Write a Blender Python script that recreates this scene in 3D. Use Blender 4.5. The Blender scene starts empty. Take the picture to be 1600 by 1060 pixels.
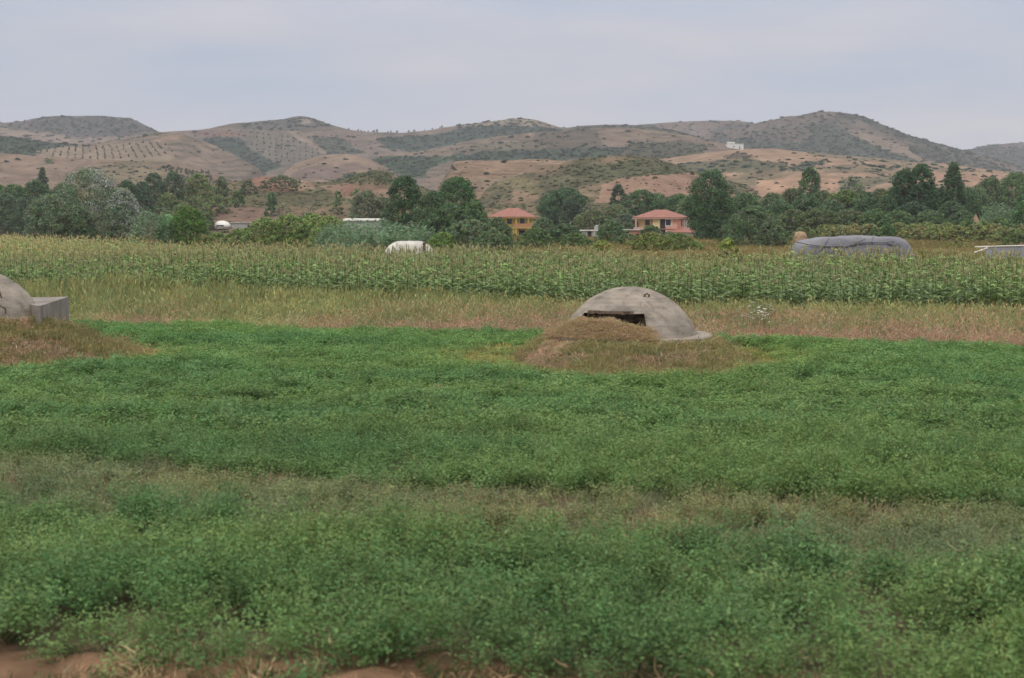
import bpy, math, random
import numpy as np
from mathutils import Vector, Matrix

# ------------------------------------------------------------------ camera, world, sun, exposure
SC = bpy.context.scene
COL = SC.collection
R = math.radians
F, CX, CY, H = 2323.0, 800.0, 530.0, 3.3          # photo focal length / centre in photo pixels, eye height in metres
PITCH = math.atan(182.0 / F)

cam_d = bpy.data.cameras.new("camera")
cam_d.sensor_width = 36.0
cam_d.lens = 36.0 * F / 1600.0
cam_d.clip_start, cam_d.clip_end = 0.1, 20000.0
cam_d.dof.use_dof = True
cam_d.dof.focus_distance = 70.0
cam_d.dof.aperture_fstop = 2.3
cam = bpy.data.objects.new("camera", cam_d)
cam.location = (0, 0, H)
cam.rotation_euler = (math.pi / 2 - PITCH, 0, 0)
COL.objects.link(cam)
SC.camera = cam

SUN_EL, SUN_AZ = R(52), R(215)                     # azimuth clockwise from +Y
W = bpy.data.worlds.new("World")
SC.world = W
W.use_nodes = True
wn, wl = W.node_tree.nodes, W.node_tree.links
wn.clear()
def WN(t, **k):
    n = wn.new(t)
    for a, b in k.items():
        setattr(n, a, b)
    return n
w_out = WN('ShaderNodeOutputWorld')
w_bg = WN('ShaderNodeBackground')
w_bg.inputs['Strength'].default_value = 0.1
w_sky = WN('ShaderNodeTexSky', sky_type='NISHITA', sun_disc=False)
w_sky.sun_elevation, w_sky.sun_rotation = SUN_EL, SUN_AZ
w_tc = WN('ShaderNodeTexCoord')
w_sep = WN('ShaderNodeSeparateXYZ')
wl.new(w_tc.outputs['Generated'], w_sep.inputs[0])
w_map = WN('ShaderNodeMapping')
w_map.inputs['Scale'].default_value = (2.6, 2.6, 13.0)
w_map.inputs['Rotation'].default_value = (0.0, 0.12, 0.0)
wl.new(w_tc.outputs['Generated'], w_map.inputs[0])
w_n1 = WN('ShaderNodeTexNoise')
w_n1.inputs['Scale'].default_value = 1.6
w_n1.inputs['Detail'].default_value = 5.0
w_n1.inputs['Roughness'].default_value = 0.5
wl.new(w_map.outputs[0], w_n1.inputs['Vector'])
w_r = WN('ShaderNodeValToRGB')
w_r.color_ramp.elements[0].position, w_r.color_ramp.elements[0].color = 0.34, (0.405, 0.460, 0.575, 1)
w_r.color_ramp.elements[1].position, w_r.color_ramp.elements[1].color = 0.66, (0.540, 0.530, 0.578, 1)
wl.new(w_n1.outputs['Fac'], w_r.inputs[0])
# an overcast sky is brighter overhead
w_mr = WN('ShaderNodeMapRange')
w_mr.inputs['From Min'].default_value, w_mr.inputs['From Max'].default_value = 0.12, 1.0
w_mr.inputs['To Min'].default_value, w_mr.inputs['To Max'].default_value = 10.0, 30.5
wl.new(w_sep.outputs['Z'], w_mr.inputs[0])
w_sc = WN('ShaderNodeVectorMath', operation='SCALE')
wl.new(w_mr.outputs[0], w_sc.inputs['Scale'])
w_ov = WN('ShaderNodeMix', data_type='RGBA')
w_of = WN('ShaderNodeMapRange')
w_of.inputs['From Min'].default_value, w_of.inputs['From Max'].default_value = 0.15, 0.6
wl.new(w_sep.outputs['Z'], w_of.inputs[0])
wl.new(w_of.outputs[0], w_ov.inputs[0])
wl.new(w_r.outputs[0], w_ov.inputs[6])
w_ov.inputs[7].default_value = (0.56, 0.535, 0.50, 1)
wl.new(w_ov.outputs[2], w_sc.inputs[0])
w_mix = WN('ShaderNodeMix', data_type='RGBA')
w_mix.inputs[0].default_value = 0.90
wl.new(w_sky.outputs[0], w_mix.inputs[6])
wl.new(w_sc.outputs[0], w_mix.inputs[7])
wl.new(w_mix.outputs[2], w_bg.inputs['Color'])
wl.new(w_bg.outputs[0], w_out.inputs[0])

sun_d = bpy.data.lights.new("sun", 'SUN')
sun_d.energy, sun_d.angle, sun_d.color = 1.0, R(22), (1.0, 0.95, 0.88)
sun = bpy.data.objects.new("sun", sun_d)
sv = Vector((math.sin(SUN_AZ) * math.cos(SUN_EL), math.cos(SUN_AZ) * math.cos(SUN_EL), math.sin(SUN_EL)))
sun.rotation_euler = sv.to_track_quat('Z', 'Y').to_euler()
sun.location = (0, 0, 80)
COL.objects.link(sun)

SC.view_settings.view_transform = 'Standard'
SC.view_settings.look = 'None'
SC.view_settings.exposure = 0.15
SC.view_settings.gamma = 1.0
SC.render.engine = 'CYCLES'
SC.cycles.use_denoising = True
SC.cycles.max_bounces = 6
SC.cycles.diffuse_bounces = 3
SC.cycles.transmission_bounces = 3
SC.cycles.volume_bounces = 1
SC.cycles.transparent_max_bounces = 4

# ------------------------------------------------------------------ helpers
rng = np.random.default_rng(7)
random.seed(7)

def at(px, py, Y):
    """world point seen at photo pixel (px,py) at distance Y"""
    a, b = (px - CX) / F, (CY - py) / F
    dy = math.cos(PITCH) + b * math.sin(PITCH)
    dz = -math.sin(PITCH) + b * math.cos(PITCH)
    return Vector((a / dy * Y, Y, H + dz / dy * Y))

def project(P):
    x, y, z = P[:, 0], P[:, 1], P[:, 2] - H
    fw = y * math.cos(PITCH) - z * math.sin(PITCH)
    up = y * math.sin(PITCH) + z * math.cos(PITCH)
    return CX + F * x / fw, CY - F * up / fw

def _hash(ix, iy, s):
    h = (ix.astype(np.int64) * 374761393 + iy.astype(np.int64) * 668265263 + s * 974634777) & 0xFFFFFFFF
    h = ((h ^ (h >> 13)) * 1274126177) & 0xFFFFFFFF
    h = h ^ (h >> 16)
    return (h & 0xFFFFFF) / float(0xFFFFFF)

def vnoise(x, y, s=0):
    x, y = np.asarray(x, float), np.asarray(y, float)
    ix, iy = np.floor(x), np.floor(y)
    fx, fy = x - ix, y - iy
    fx, fy = fx * fx * (3 - 2 * fx), fy * fy * (3 - 2 * fy)
    a, b = _hash(ix, iy, s), _hash(ix + 1, iy, s)
    c, d = _hash(ix, iy + 1, s), _hash(ix + 1, iy + 1, s)
    return (a + (b - a) * fx) * (1 - fy) + (c + (d - c) * fx) * fy

def fbm(x, y, s=0, o=4):
    v, a, t = 0.0, 0.5, 0.0
    for i in range(o):
        v = v + a * vnoise(np.asarray(x) * 2 ** i, np.asarray(y) * 2 ** i, s + i * 17)
        t += a
        a *= 0.5
    return v / t

def inpoly(px, py, poly):
    c = np.zeros(px.shape, bool)
    n = len(poly)
    for i in range(n):
        x1, y1 = poly[i]
        x2, y2 = poly[(i + 1) % n]
        if y1 == y2:
            continue
        k = ((y1 > py) != (y2 > py)) & (px < (x2 - x1) * (py - y1) / (y2 - y1) + x1)
        c ^= k
    return c

def mesh_np(name, V, Fq, cols=None, cname='lc', smooth=False):
    V = np.asarray(V, np.float32)
    Fq = np.asarray(Fq, np.int32)
    me = bpy.data.meshes.new(name)
    n, k = Fq.shape
    me.vertices.add(len(V))
    me.vertices.foreach_set('co', V.ravel())
    me.loops.add(n * k)
    me.loops.foreach_set('vertex_index', Fq.ravel())
    me.polygons.add(n)
    me.polygons.foreach_set('loop_start', np.arange(0, n * k, k, dtype=np.int32))
    if smooth:
        me.polygons.foreach_set('use_smooth', np.ones(n, bool))
    if cols is not None:
        at_ = me.attributes.new(cname, 'FLOAT_COLOR', 'POINT')
        c4 = np.ones((len(V), 4), np.float32)
        c4[:, :3] = cols
        at_.data.foreach_set('color', c4.ravel())
    me.update(calc_edges=True)
    return me

def link(name, me, mat=None, parent=None, loc=None):
    o = bpy.data.objects.new(name, me)
    COL.objects.link(o)
    if mat is not None:
        if len(me.materials) == 0:
            me.materials.append(mat)
    if parent is not None:
        o.parent = parent
    if loc is not None:
        o.location = loc
    return o

def tag(o, label=None, cat=None, group=None, kind=None):
    for k, v in (('label', label), ('category', cat), ('group', group), ('kind', kind)):
        if v:
            o[k] = v
    return o

def empty(name, loc, rz=0.0):
    o = bpy.data.objects.new(name, None)
    o.empty_display_size = 0.2
    o.location = loc
    o.rotation_euler = (0, 0, rz)
    COL.objects.link(o)
    return o

class MB:
    """collects boxes, prisms and tubes into one mesh"""
    def __init__(s):
        s.v, s.f = [], []
    def add(s, v, f):
        b = len(s.v)
        s.v += [tuple(p) for p in v]
        s.f += [tuple(i + b for i in q) for q in f]
        return s
    def box(s, x0, x1, y0, y1, z0, z1):
        return s.add([(x0, y0, z0), (x1, y0, z0), (x1, y1, z0), (x0, y1, z0), (x0, y0, z1), (x1, y0, z1), (x1, y1, z1), (x0, y1, z1)],
                     [(0, 3, 2, 1), (4, 5, 6, 7), (0, 1, 5, 4), (1, 2, 6, 5), (2, 3, 7, 6), (3, 0, 4, 7)])
    def hip(s, x0, x1, y0, y1, z0, z1, rx0, rx1, ry, th=0.18):
        v = [(x0, y0, z0), (x1, y0, z0), (x1, y1, z0), (x0, y1, z0),
             (x0, y0, z0 + th), (x1, y0, z0 + th), (x1, y1, z0 + th), (x0, y1, z0 + th), (rx0, ry, z1), (rx1, ry, z1)]
        f = [(0, 3, 2, 1), (0, 1, 5, 4), (1, 2, 6, 5), (2, 3, 7, 6), (3, 0, 4, 7), (4, 5, 9, 8), (6, 7, 8, 9), (5, 6, 9), (7, 4, 8)]
        return s.add(v, f)
    def tube(s, pts, rads, n=8, cap=True):
        pts = [Vector(p) for p in pts]
        b = len(s.v)
        for i, p in enumerate(pts):
            d = (pts[min(i + 1, len(pts) - 1)] - pts[max(i - 1, 0)]).normalized()
            u = d.orthogonal().normalized() if abs(d.z) < 0.99 else Vector((1, 0, 0))
            u = (u - d * u.dot(d)).normalized()
            w = d.cross(u)
            for k in range(n):
                a = 2 * math.pi * k / n
                s.v.append(tuple(p + (u * math.cos(a) + w * math.sin(a)) * rads[i]))
        for i in range(len(pts) - 1):
            for k in range(n):
                s.f.append((b + i * n + k, b + i * n + (k + 1) % n, b + (i + 1) * n + (k + 1) % n, b + (i + 1) * n + k))
        if cap:
            s.f.append(tuple(b + k for k in reversed(range(n))))
            s.f.append(tuple(b + (len(pts) - 1) * n + k for k in range(n)))
        return s
    def mesh(s, name, bevel=0.0):
        me = bpy.data.meshes.new(name)
        me.from_pydata(s.v, [], s.f)
        me.update()
        return me
    def build(s, name, mat, parent=None, loc=None):
        return link(name, s.mesh(name), mat, parent, loc)

# ------------------------------------------------------------------ materials
def new_mat(name):
    m = bpy.data.materials.new(name)
    m.use_nodes = True
    nt = m.node_tree
    nt.nodes.clear()
    out = nt.nodes.new('ShaderNodeOutputMaterial')
    return m, nt, out

def rgba(c):
    return (c[0], c[1], c[2], 1.0)

def noise_mat(name, c1, c2, scale=3.0, rough=0.9, bump=0.0, bscale=30.0, stretch=(1, 1, 1), spec=0.2, lo=0.35, hi=0.65):
    m, nt, out = new_mat(name)
    N, L = nt.nodes, nt.links
    b = N.new('ShaderNodeBsdfPrincipled')
    b.inputs['Roughness'].default_value = rough
    b.inputs['Specular IOR Level'].default_value = spec
    tc = N.new('ShaderNodeTexCoord')
    mp = N.new('ShaderNodeMapping')
    mp.inputs['Scale'].default_value = stretch
    L.new(tc.outputs['Object'], mp.inputs[0])
    n = N.new('ShaderNodeTexNoise')
    n.inputs['Scale'].default_value = scale
    n.inputs['Detail'].default_value = 6
    n.inputs['Roughness'].default_value = 0.6
    L.new(mp.outputs[0], n.inputs['Vector'])
    r = N.new('ShaderNodeValToRGB')
    r.color_ramp.elements[0].position, r.color_ramp.elements[0].color = lo, rgba(c1)
    r.color_ramp.elements[1].position, r.color_ramp.elements[1].color = hi, rgba(c2)
    L.new(n.outputs['Fac'], r.inputs[0])
    L.new(r.outputs[0], b.inputs['Base Color'])
    if bump:
        n2 = N.new('ShaderNodeTexNoise')
        n2.inputs['Scale'].default_value = bscale
        n2.inputs['Detail'].default_value = 5
        L.new(mp.outputs[0], n2.inputs['Vector'])
        bp = N.new('ShaderNodeBump')
        bp.inputs['Strength'].default_value = bump
        bp.inputs['Distance'].default_value = 0.05
        L.new(n2.outputs['Fac'], bp.inputs['Height'])
        L.new(bp.outputs[0], b.inputs['Normal'])
    L.new(b.outputs[0], out.inputs[0])
    return m

def foliage_mat(name, inst=False, trans=0.3, rough=0.55, spec=0.25):
    """leaf colour from the mesh attribute lc, times a per-plant tint for scattered plants"""
    m, nt, out = new_mat(name)
    N, L = nt.nodes, nt.links
    a = N.new('ShaderNodeAttribute')
    a.attribute_name = 'lc'
    src = a.outputs['Color']
    if inst:
        t = N.new('ShaderNodeAttribute')
        t.attribute_type = 'INSTANCER'
        t.attribute_name = 'tint'
        mx = N.new('ShaderNodeMix')
        mx.data_type = 'RGBA'
        mx.blend_type = 'MULTIPLY'
        mx.inputs[0].default_value = 1.0
        L.new(a.outputs['Color'], mx.inputs[6])
        L.new(t.outputs['Color'], mx.inputs[7])
        src = mx.outputs[2]
    b = N.new('ShaderNodeBsdfPrincipled')
    b.inputs['Roughness'].default_value = rough
    b.inputs['Specular IOR Level'].default_value = spec
    tr = N.new('ShaderNodeBsdfTranslucent')
    ms = N.new('ShaderNodeMixShader')
    ms.inputs[0].default_value = trans
    L.new(src, b.inputs['Base Color'])
    L.new(src, tr.inputs['Color'])
    L.new(b.outputs[0], ms.inputs[1])
    L.new(tr.outputs[0], ms.inputs[2])
    L.new(ms.outputs[0], out.inputs[0])
    return m

def land_mat(name, scale=0.25, amount=0.35, fine=2.0, bump=0.3):
    """ground cover colour from the attribute lc, broken up by two sizes of noise"""
    m, nt, out = new_mat(name)
    N, L = nt.nodes, nt.links
    a = N.new('ShaderNodeAttribute')
    a.attribute_name = 'lc'
    tc = N.new('ShaderNodeTexCoord')
    n = N.new('ShaderNodeTexNoise')
    n.inputs['Scale'].default_value = scale
    n.inputs['Detail'].default_value = 8
    n.inputs['Roughness'].default_value = 0.65
    L.new(tc.outputs['Object'], n.inputs['Vector'])
    mr = N.new('ShaderNodeMapRange')
    mr.inputs['From Min'].default_value, mr.inputs['From Max'].default_value = 0.3, 0.7
    mr.inputs['To Min'].default_value, mr.inputs['To Max'].default_value = 1 - amount, 1 + amount
    L.new(n.outputs['Fac'], mr.inputs[0])
    v = N.new('ShaderNodeVectorMath')
    v.operation = 'SCALE'
    L.new(a.outputs['Color'], v.inputs[0])
    L.new(mr.outputs[0], v.inputs['Scale'])
    b = N.new('ShaderNodeBsdfPrincipled')
    b.inputs['Roughness'].default_value = 0.95
    b.inputs['Specular IOR Level'].default_value = 0.1
    L.new(v.outputs[0], b.inputs['Base Color'])
    n2 = N.new('ShaderNodeTexNoise')
    n2.inputs['Scale'].default_value = fine
    n2.inputs['Detail'].default_value = 6
    L.new(tc.outputs['Object'], n2.inputs['Vector'])
    bp = N.new('ShaderNodeBump')
    bp.inputs['Strength'].default_value = bump
    bp.inputs['Distance'].default_value = 0.4 / fine
    L.new(n2.outputs['Fac'], bp.inputs['Height'])
    L.new(bp.outputs[0], b.inputs['Normal'])
    L.new(b.outputs[0], out.inputs[0])
    return m

M_LEAF = foliage_mat('tree_leaves')
M_CROP = foliage_mat('crop_leaves', inst=True, trans=0.35, spec=0.15)
M_GRASS = foliage_mat('grass_blades', inst=True, trans=0.25, spec=0.1)
M_HILL = land_mat('hill_cover', 0.06, 0.35, 0.25, 0.6)
M_GROUND = land_mat('field_soil', 1.8, 0.45, 9.0, 1.0)
M_BARK = noise_mat('bark', (0.06, 0.045, 0.035), (0.14, 0.115, 0.09), 4, 0.95, 0.4, 20, (1, 1, 0.2))
M_CONC = noise_mat('weathered_concrete', (0.205, 0.18, 0.155), (0.33, 0.29, 0.25), 1.6, 0.92, 0.35, 22)
M_CONC_OLD = noise_mat('old_grey_concrete', (0.17, 0.155, 0.145), (0.29, 0.26, 0.235), 1.8, 0.92, 0.4, 16)
M_LINTEL_AND_SHADE = noise_mat('rotten_edge_and_inner_shade', (0.045, 0.03, 0.022), (0.13, 0.09, 0.065), 6, 0.95, 0.5, 20)  # brown of lintel, crack and strap; painted shade inside the domes
M_RUST = noise_mat('rusty_iron', (0.07, 0.045, 0.035), (0.13, 0.09, 0.07), 9, 0.8)
M_ROOF = noise_mat('red_roof_tiles', (0.265, 0.122, 0.100), (0.335, 0.162, 0.130), 1.5, 0.85, 0.4, 9)
M_PINK = noise_mat('pink_plaster', (0.60, 0.30, 0.235), (0.68, 0.36, 0.29), 0.8, 0.9)
M_PALEPINK = noise_mat('pale_pink_plaster', (0.58, 0.40, 0.33), (0.66, 0.46, 0.38), 0.8, 0.9)
M_CREAM = noise_mat('cream_yellow_plaster', (0.60, 0.50, 0.26), (0.68, 0.57, 0.32), 0.8, 0.9)
M_YELLOW = noise_mat('yellow_plaster', (0.52, 0.375, 0.105), (0.62, 0.455, 0.15), 0.8, 0.9)
M_ORANGE = noise_mat('orange_brick_parapet', (0.36, 0.19, 0.10), (0.45, 0.245, 0.135), 1.0, 0.9)
M_WHITE = noise_mat('white_paint', (0.66, 0.65, 0.62), (0.78, 0.77, 0.74), 0.7, 0.85)
M_SHED = noise_mat('grey_block_wall', (0.30, 0.30, 0.29), (0.42, 0.42, 0.40), 0.8, 0.9)
M_GLASS = noise_mat('dark_window_glass', (0.012, 0.010, 0.014), (0.030, 0.024, 0.03), 1.0, 0.25, spec=0.5)
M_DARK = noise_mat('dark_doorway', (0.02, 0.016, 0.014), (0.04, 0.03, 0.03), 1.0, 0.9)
M_TARPW = noise_mat('white_plastic_sheet', (0.40, 0.38, 0.35), (0.58, 0.555, 0.515), 1.4, 0.6, 0.4, 4, (1, 1, 0.5))
M_TARPG = noise_mat('grey_plastic_sheet', (0.105, 0.106, 0.126), (0.20, 0.20, 0.228), 0.9, 0.5, 0.6, 3.5, (0.7, 1, 1.4), spec=0.4)
M_STRAW = noise_mat('old_straw', (0.27, 0.185, 0.115), (0.40, 0.29, 0.19), 3, 0.95, 0.8, 12)
M_METAL = noise_mat('grey_metal', (0.28, 0.29, 0.30), (0.40, 0.41, 0.42), 2, 0.5)
M_TURQ = noise_mat('pale_turquoise_wall', (0.42, 0.56, 0.50), (0.52, 0.64, 0.58), 1, 0.9)
M_POST = noise_mat('pale_concrete_post', (0.40, 0.39, 0.37), (0.52, 0.51, 0.49), 2, 0.9)

# ------------------------------------------------------------------ field edges (metres, rows run slightly skew to the view)
def y_soil(x):   return 10.35 - 0.24 * x                  # bare soil / alfalfa
def y_sparse0(x): return 14.6 - 0.30 * x                  # start of the thin weedy strip
def y_sparse1(x): return 17.6 - 0.30 * x                 # start of the tall alfalfa
def y_far(x):    return 41.9 - 0.30 * x                  # alfalfa / dry grass
def y_corn0(x):  return 55.2 - 0.27 * x                   # dry grass / corn
def y_corn1(x):  return np.interp(x, [-90, -66, -36, -9, 4, 14, 40], [215, 190, 140, 104, 95, 83, 81])

B1 = np.array([2.88, 36.2])                               # middle bunker
B2 = np.array([-13.33, 36.6])                             # bunker cut by the left edge

def mound(x, y):
    x, y = np.asarray(x, float), np.asarray(y, float)
    z = np.zeros_like(x)
    for (c, rx, rf, rb, top, r0) in ((B1, 2.75, 5.8, 2.5, 0.53, 2.05), (B2, 4.1, 4.6, 2.6, 1.36, 1.0)):
        dx, dy = x - c[0], y - c[1]
        an = np.arctan2(dy, dx)
        r = np.hypot(dx, dy)
        ext = 1.0 / np.sqrt((np.cos(an) / rx) ** 2 + (np.sin(an) / np.where(dy < 0, rf, rb)) ** 2)
        ext = ext * (1 + 0.10 * (fbm(an * 2.2 + 9, an * 0 + c[0], 5) - 0.5) * 2)
        t = np.clip((ext - r) / np.maximum(ext - r0, 0.2), 0, 1)
        hh = top * (0.75 * t + 0.25 * t * t * (3 - 2 * t))
        if c[0] < -5:
            hh = top * t ** 1.3
        hh = hh + np.where(t > 0, 0.10 * (fbm(x * 1.7, y * 1.7, 3) - 0.5), 0) * np.minimum(1, t * 3) * (t < 1)
        z = np.maximum(z, hh)
    return z

def mound_mask(x, y):
    """1 on the mounds, fading into the crop around them"""
    m = np.zeros(np.shape(x))
    for (c, rx, rf, rb) in ((B1, 2.85, 5.9, 2.5), (B2, 4.2, 4.9, 2.7)):
        dx, dy = x - c[0], y - c[1]
        d = np.hypot(dx / rx, dy / np.where(dy < 0, rf, rb))
        m = np.maximum(m, np.clip((1.12 - d) / 0.14, 0, 1))
    return m

def halo_mask(x, y):
    m = np.zeros(np.shape(x))
    for (c, rx, rf, rb) in ((B1 + np.array([-0.4, 0]), 4.9, 6.6, 3.2), (B2 + np.array([0.6, 0]), 5.6, 5.6, 3.2)):
        dx, dy = x - c[0], y - c[1]
        d = np.hypot(dx / rx, dy / np.where(dy < 0, rf, rb))
        m = np.maximum(m, np.clip((1.05 - d) / 0.35, 0, 1))
    return m

# ------------------------------------------------------------------ hills
# every hill: crest line (photo pixel -> direction and elevation), distance of crest, of foot and of back, land cover
PALE, OCHRE, BROWN = (0.31, 0.235, 0.175), (0.41, 0.275, 0.185), (0.26, 0.195, 0.15)
GREYB, DGREEN, OLIVE = (0.165, 0.14, 0.125), (0.034, 0.070, 0.048), (0.115, 0.115, 0.062)
RED, GRASSG, FIELDG = (0.33, 0.19, 0.135), (0.135, 0.14, 0.062), (0.075, 0.125, 0.065)
HILLS = []
class Hill:
    def __init__(s, crest, Yc, Yf, Yb, base, polys=(), p=1.0, rough=1.0, terr=0.0, seed=0, scrub=0.0, scol=DGREEN, ssize=(1.5, 3.5), mott=None):
        s.Yc, s.Yf, s.Yb, s.base, s.polys, s.p, s.rough, s.terr, s.seed = Yc, Yf, Yb, base, polys, p, rough, terr, seed
        s.scrub, s.scol, s.ssize, s.mott = scrub, scol, ssize, mott
        pts = [at(a, b, Yc) for a, b in crest]
        s.cx = np.array([q.x for q in pts])
        s.cz = np.array([q.z for q in pts])
        s.px0, s.px1 = crest[0][0], crest[-1][0]
        HILLS.append(s)
    def h(s, x, y):
        x, y = np.asarray(x, float), np.asarray(y, float)
        k = s.Yc / 1000.0
        xs = x + 14 * k * (fbm(x / (90 * k), y / (90 * k), s.seed + 40, 3) - 0.5) * np.clip(np.abs(y - s.Yc) / (60 * k), 0, 1)
        zc = np.interp(xs, s.cx, s.cz)
        # soften the corners of the crest line
        for d in (2 * k, 4 * k):
            zc = 0.5 * zc + 0.25 * (np.interp(xs - d, s.cx, s.cz) + np.interp(xs + d, s.cx, s.cz))
        t = np.where(y < s.Yc, (y - s.Yf) / (s.Yc - s.Yf), (s.Yb - y) / (s.Yb - s.Yc))
        t = np.clip(t, -0.2, 1)
        tt = np.clip(t, 0, 1)
        prof = np.where(y < s.Yc, tt ** s.p, tt * tt * (3 - 2 * tt))
        ends = np.clip((x - s.cx[0]) / (30 * k), 0, 1) * np.clip((s.cx[-1] - x) / (30 * k), 0, 1)
        g = np.abs(fbm(x / (55 * k), y / (260 * k), s.seed + 3, 4) - 0.5) * 2          # gullies run down the slope
        g2 = fbm(x / (16 * k), y / (40 * k), s.seed + 8, 4) - 0.5
        relief = (-7.0 * g * 4 * tt * (1 - tt) + 2.6 * g2 * (0.5 + 2 * tt * (1 - tt))) * k * s.rough
        return (zc + 0.6) * prof * ends + relief * np.clip(zc / (30 * k), 0.1, 1) - 0.6 + np.minimum(t, 0) * 5
    def build(s):
        k = s.Yc / 1000.0
        nx = int(np.clip((s.px1 - s.px0) / 2.6, 60, 900))
        xs = np.linspace(s.cx[0], s.cx[-1], nx)
        ys = np.concatenate([s.Yf + (s.Yc - s.Yf) * (np.linspace(0, 1, 90)), s.Yc + (s.Yb - s.Yc) * np.linspace(0, 1, 16)[1:]])
        X, Y = np.meshgrid(xs, ys)
        Z = s.h(X, Y)
        V = np.stack([X, Y, Z], -1).reshape(-1, 3)
        ny = len(ys)
        i = np.arange(nx * ny).reshape(ny, nx)
        Q = np.stack([i[:-1, :-1], i[:-1, 1:], i[1:, 1:], i[1:, :-1]], -1).reshape(-1, 4)
        cols, scr, sc = s.cover(V)
        me = mesh_np('hills', V, Q, cols, smooth=True)
        o = link('hills', me, M_HILL)
        tag(o, kind='structure')
        s.V, s.sden, s.scolor = V, scr, sc
        s.nx = nx
        return o
    def cover(s, V):
        px, py = project(V)
        x, y = V[:, 0], V[:, 1]
        k = s.Yc / 1000.0
        n1 = fbm(x / (22 * k), y / (60 * k), s.seed + 21, 5)
        n2 = fbm(x / (5 * k), y / (14 * k), s.seed + 31, 3)
        jx = px + (fbm(x / (9 * k), y / (20 * k), s.seed + 51, 3) - 0.5) * 14
        jy = py + (fbm(x / (9 * k), y / (20 * k), s.seed + 61, 3) - 0.5) * 6
        base = np.array(s.base)
        col = np.tile(base, (len(V), 1)) * (0.72 + 0.56 * n1)[:, None]
        den = np.full(len(V), s.scrub)
        sc = np.tile(np.array(s.scol), (len(V), 1))
        if s.mott is not None:
            mc, amt, d2 = s.mott
            f = np.clip((n1 - (0.62 - amt * 0.35)) / 0.10, 0, 1) * np.clip(0.55 + n2, 0, 1)
            col = col * (1 - f)[:, None] + np.array(mc) * f[:, None]
            den = den + f * d2
        if s.terr > 0:
            zz = V[:, 2] / k + 3.0 * (n1 - 0.5) * 4
            st = np.clip((np.sin(zz * s.terr) - 0.15) * 2.2, 0, 1) * np.clip((vnoise(x / (12 * k), V[:, 2] / (3 * k), 77) - 0.25) * 3, 0, 1)
            col = col * (1 - 0.62 * st)[:, None] + np.array((0.070, 0.072, 0.048)) * (0.62 * st)[:, None]
        for q in s.polys:
            m = inpoly(jx, jy, q[0])
            c = np.array(q[1]) * (0.78 + 0.44 * n1[m])[:, None]
            a = q[3] if len(q) > 3 else 1.0
            col[m] = col[m] * (1 - a) + c * a
            den[m] = q[2]
            if len(q) > 4:
                sc[m] = q[4]
        col = col * (0.80 + 0.40 * n2)[:, None] * 0.60
        return np.clip(col, 0.01, 0.8), den, sc

Hill([(1400, 270), (1440, 252), (1500, 237), (1530, 231), (1560, 226), (1600, 222), (1700, 215), (1900, 225), (2150, 245)], 2950, 2400, 3250,
     (0.075, 0.085, 0.07), [([(1560, 222), (1700, 212), (2100, 240), (1700, 229), (1560, 232)], GREYB, 0.2)], seed=1, scrub=0.9)
Hill([(860, 220), (900, 206), (960, 199), (1000, 195), (1050, 191), (1110, 188.5), (1150, 188), (1180, 193), (1230, 206), (1300, 230)], 2700, 2250, 3050,
     (0.20, 0.155, 0.125), [([(1130, 195), (1200, 190), (1260, 225), (1100, 218)], (0.08, 0.085, 0.07), 0.6)], seed=2, scrub=0.35, mott=(DGREEN, 0.2, 0.3))
Hill([(-400, 205), (-200, 192), (-60, 195), (0, 193), (40, 189.5), (60, 185), (78, 183), (120, 181), (160, 180), (198, 183.5), (212, 187), (226, 196), (242, 204), (265, 213), (330, 238)],
     2350, 1750, 2700, (0.15, 0.125, 0.11),
     [([(-400, 204), (0, 200), (70, 208), (120, 217), (200, 212), (260, 209), (260, 240), (-400, 240)], BROWN, 0.25),
      ([(90, 190), (150, 186), (205, 186), (235, 203), (190, 213), (120, 214), (70, 205)], (0.075, 0.078, 0.072), 0.7)],
     seed=3, scrub=0.28, mott=((0.07, 0.075, 0.065), 0.35, 0.4), rough=1.3)
Hill([(1020, 250), (1070, 228), (1110, 209), (1150, 201), (1185, 191), (1230, 182), (1262, 177.5), (1285, 174.5), (1320, 176), (1345, 180), (1370, 190), (1392, 200), (1412, 208), (1450, 220),
      (1510, 236), (1545, 247), (1590, 263), (1650, 285)], 2150, 1500, 2500, (0.165, 0.135, 0.112),
     [([(1150, 207), (1180, 203), (1240, 195), (1300, 186), (1335, 190), (1290, 205), (1330, 222), (1240, 225), (1150, 222)], (0.12, 0.105, 0.09), 0.5),
      ([(1265, 196), (1300, 190), (1320, 205), (1350, 222), (1400, 238), (1450, 255), (1380, 252), (1300, 240), (1240, 232), (1270, 215)], (0.055, 0.078, 0.055), 0.9),
      ([(1330, 185), (1350, 184), (1400, 207), (1440, 222), (1400, 218)], (0.075, 0.08, 0.065), 0.6),
      ([(1318, 200), (1340, 204), (1400, 224), (1450, 242), (1490, 258), (1450, 256), (1400, 240), (1350, 222)], (0.25, 0.195, 0.145), 0.15),
      ([(1100, 225), (1150, 218), (1220, 222), (1280, 236), (1200, 240), (1110, 236)], (0.06, 0.08, 0.06), 0.8),
      ([(1420, 225), (1500, 236), (1550, 255), (1500, 262), (1430, 245)], (0.085, 0.09, 0.07), 0.7)],
     seed=4, scrub=0.28, mott=((0.065, 0.075, 0.06), 0.4, 0.5), rough=1.7)
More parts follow.
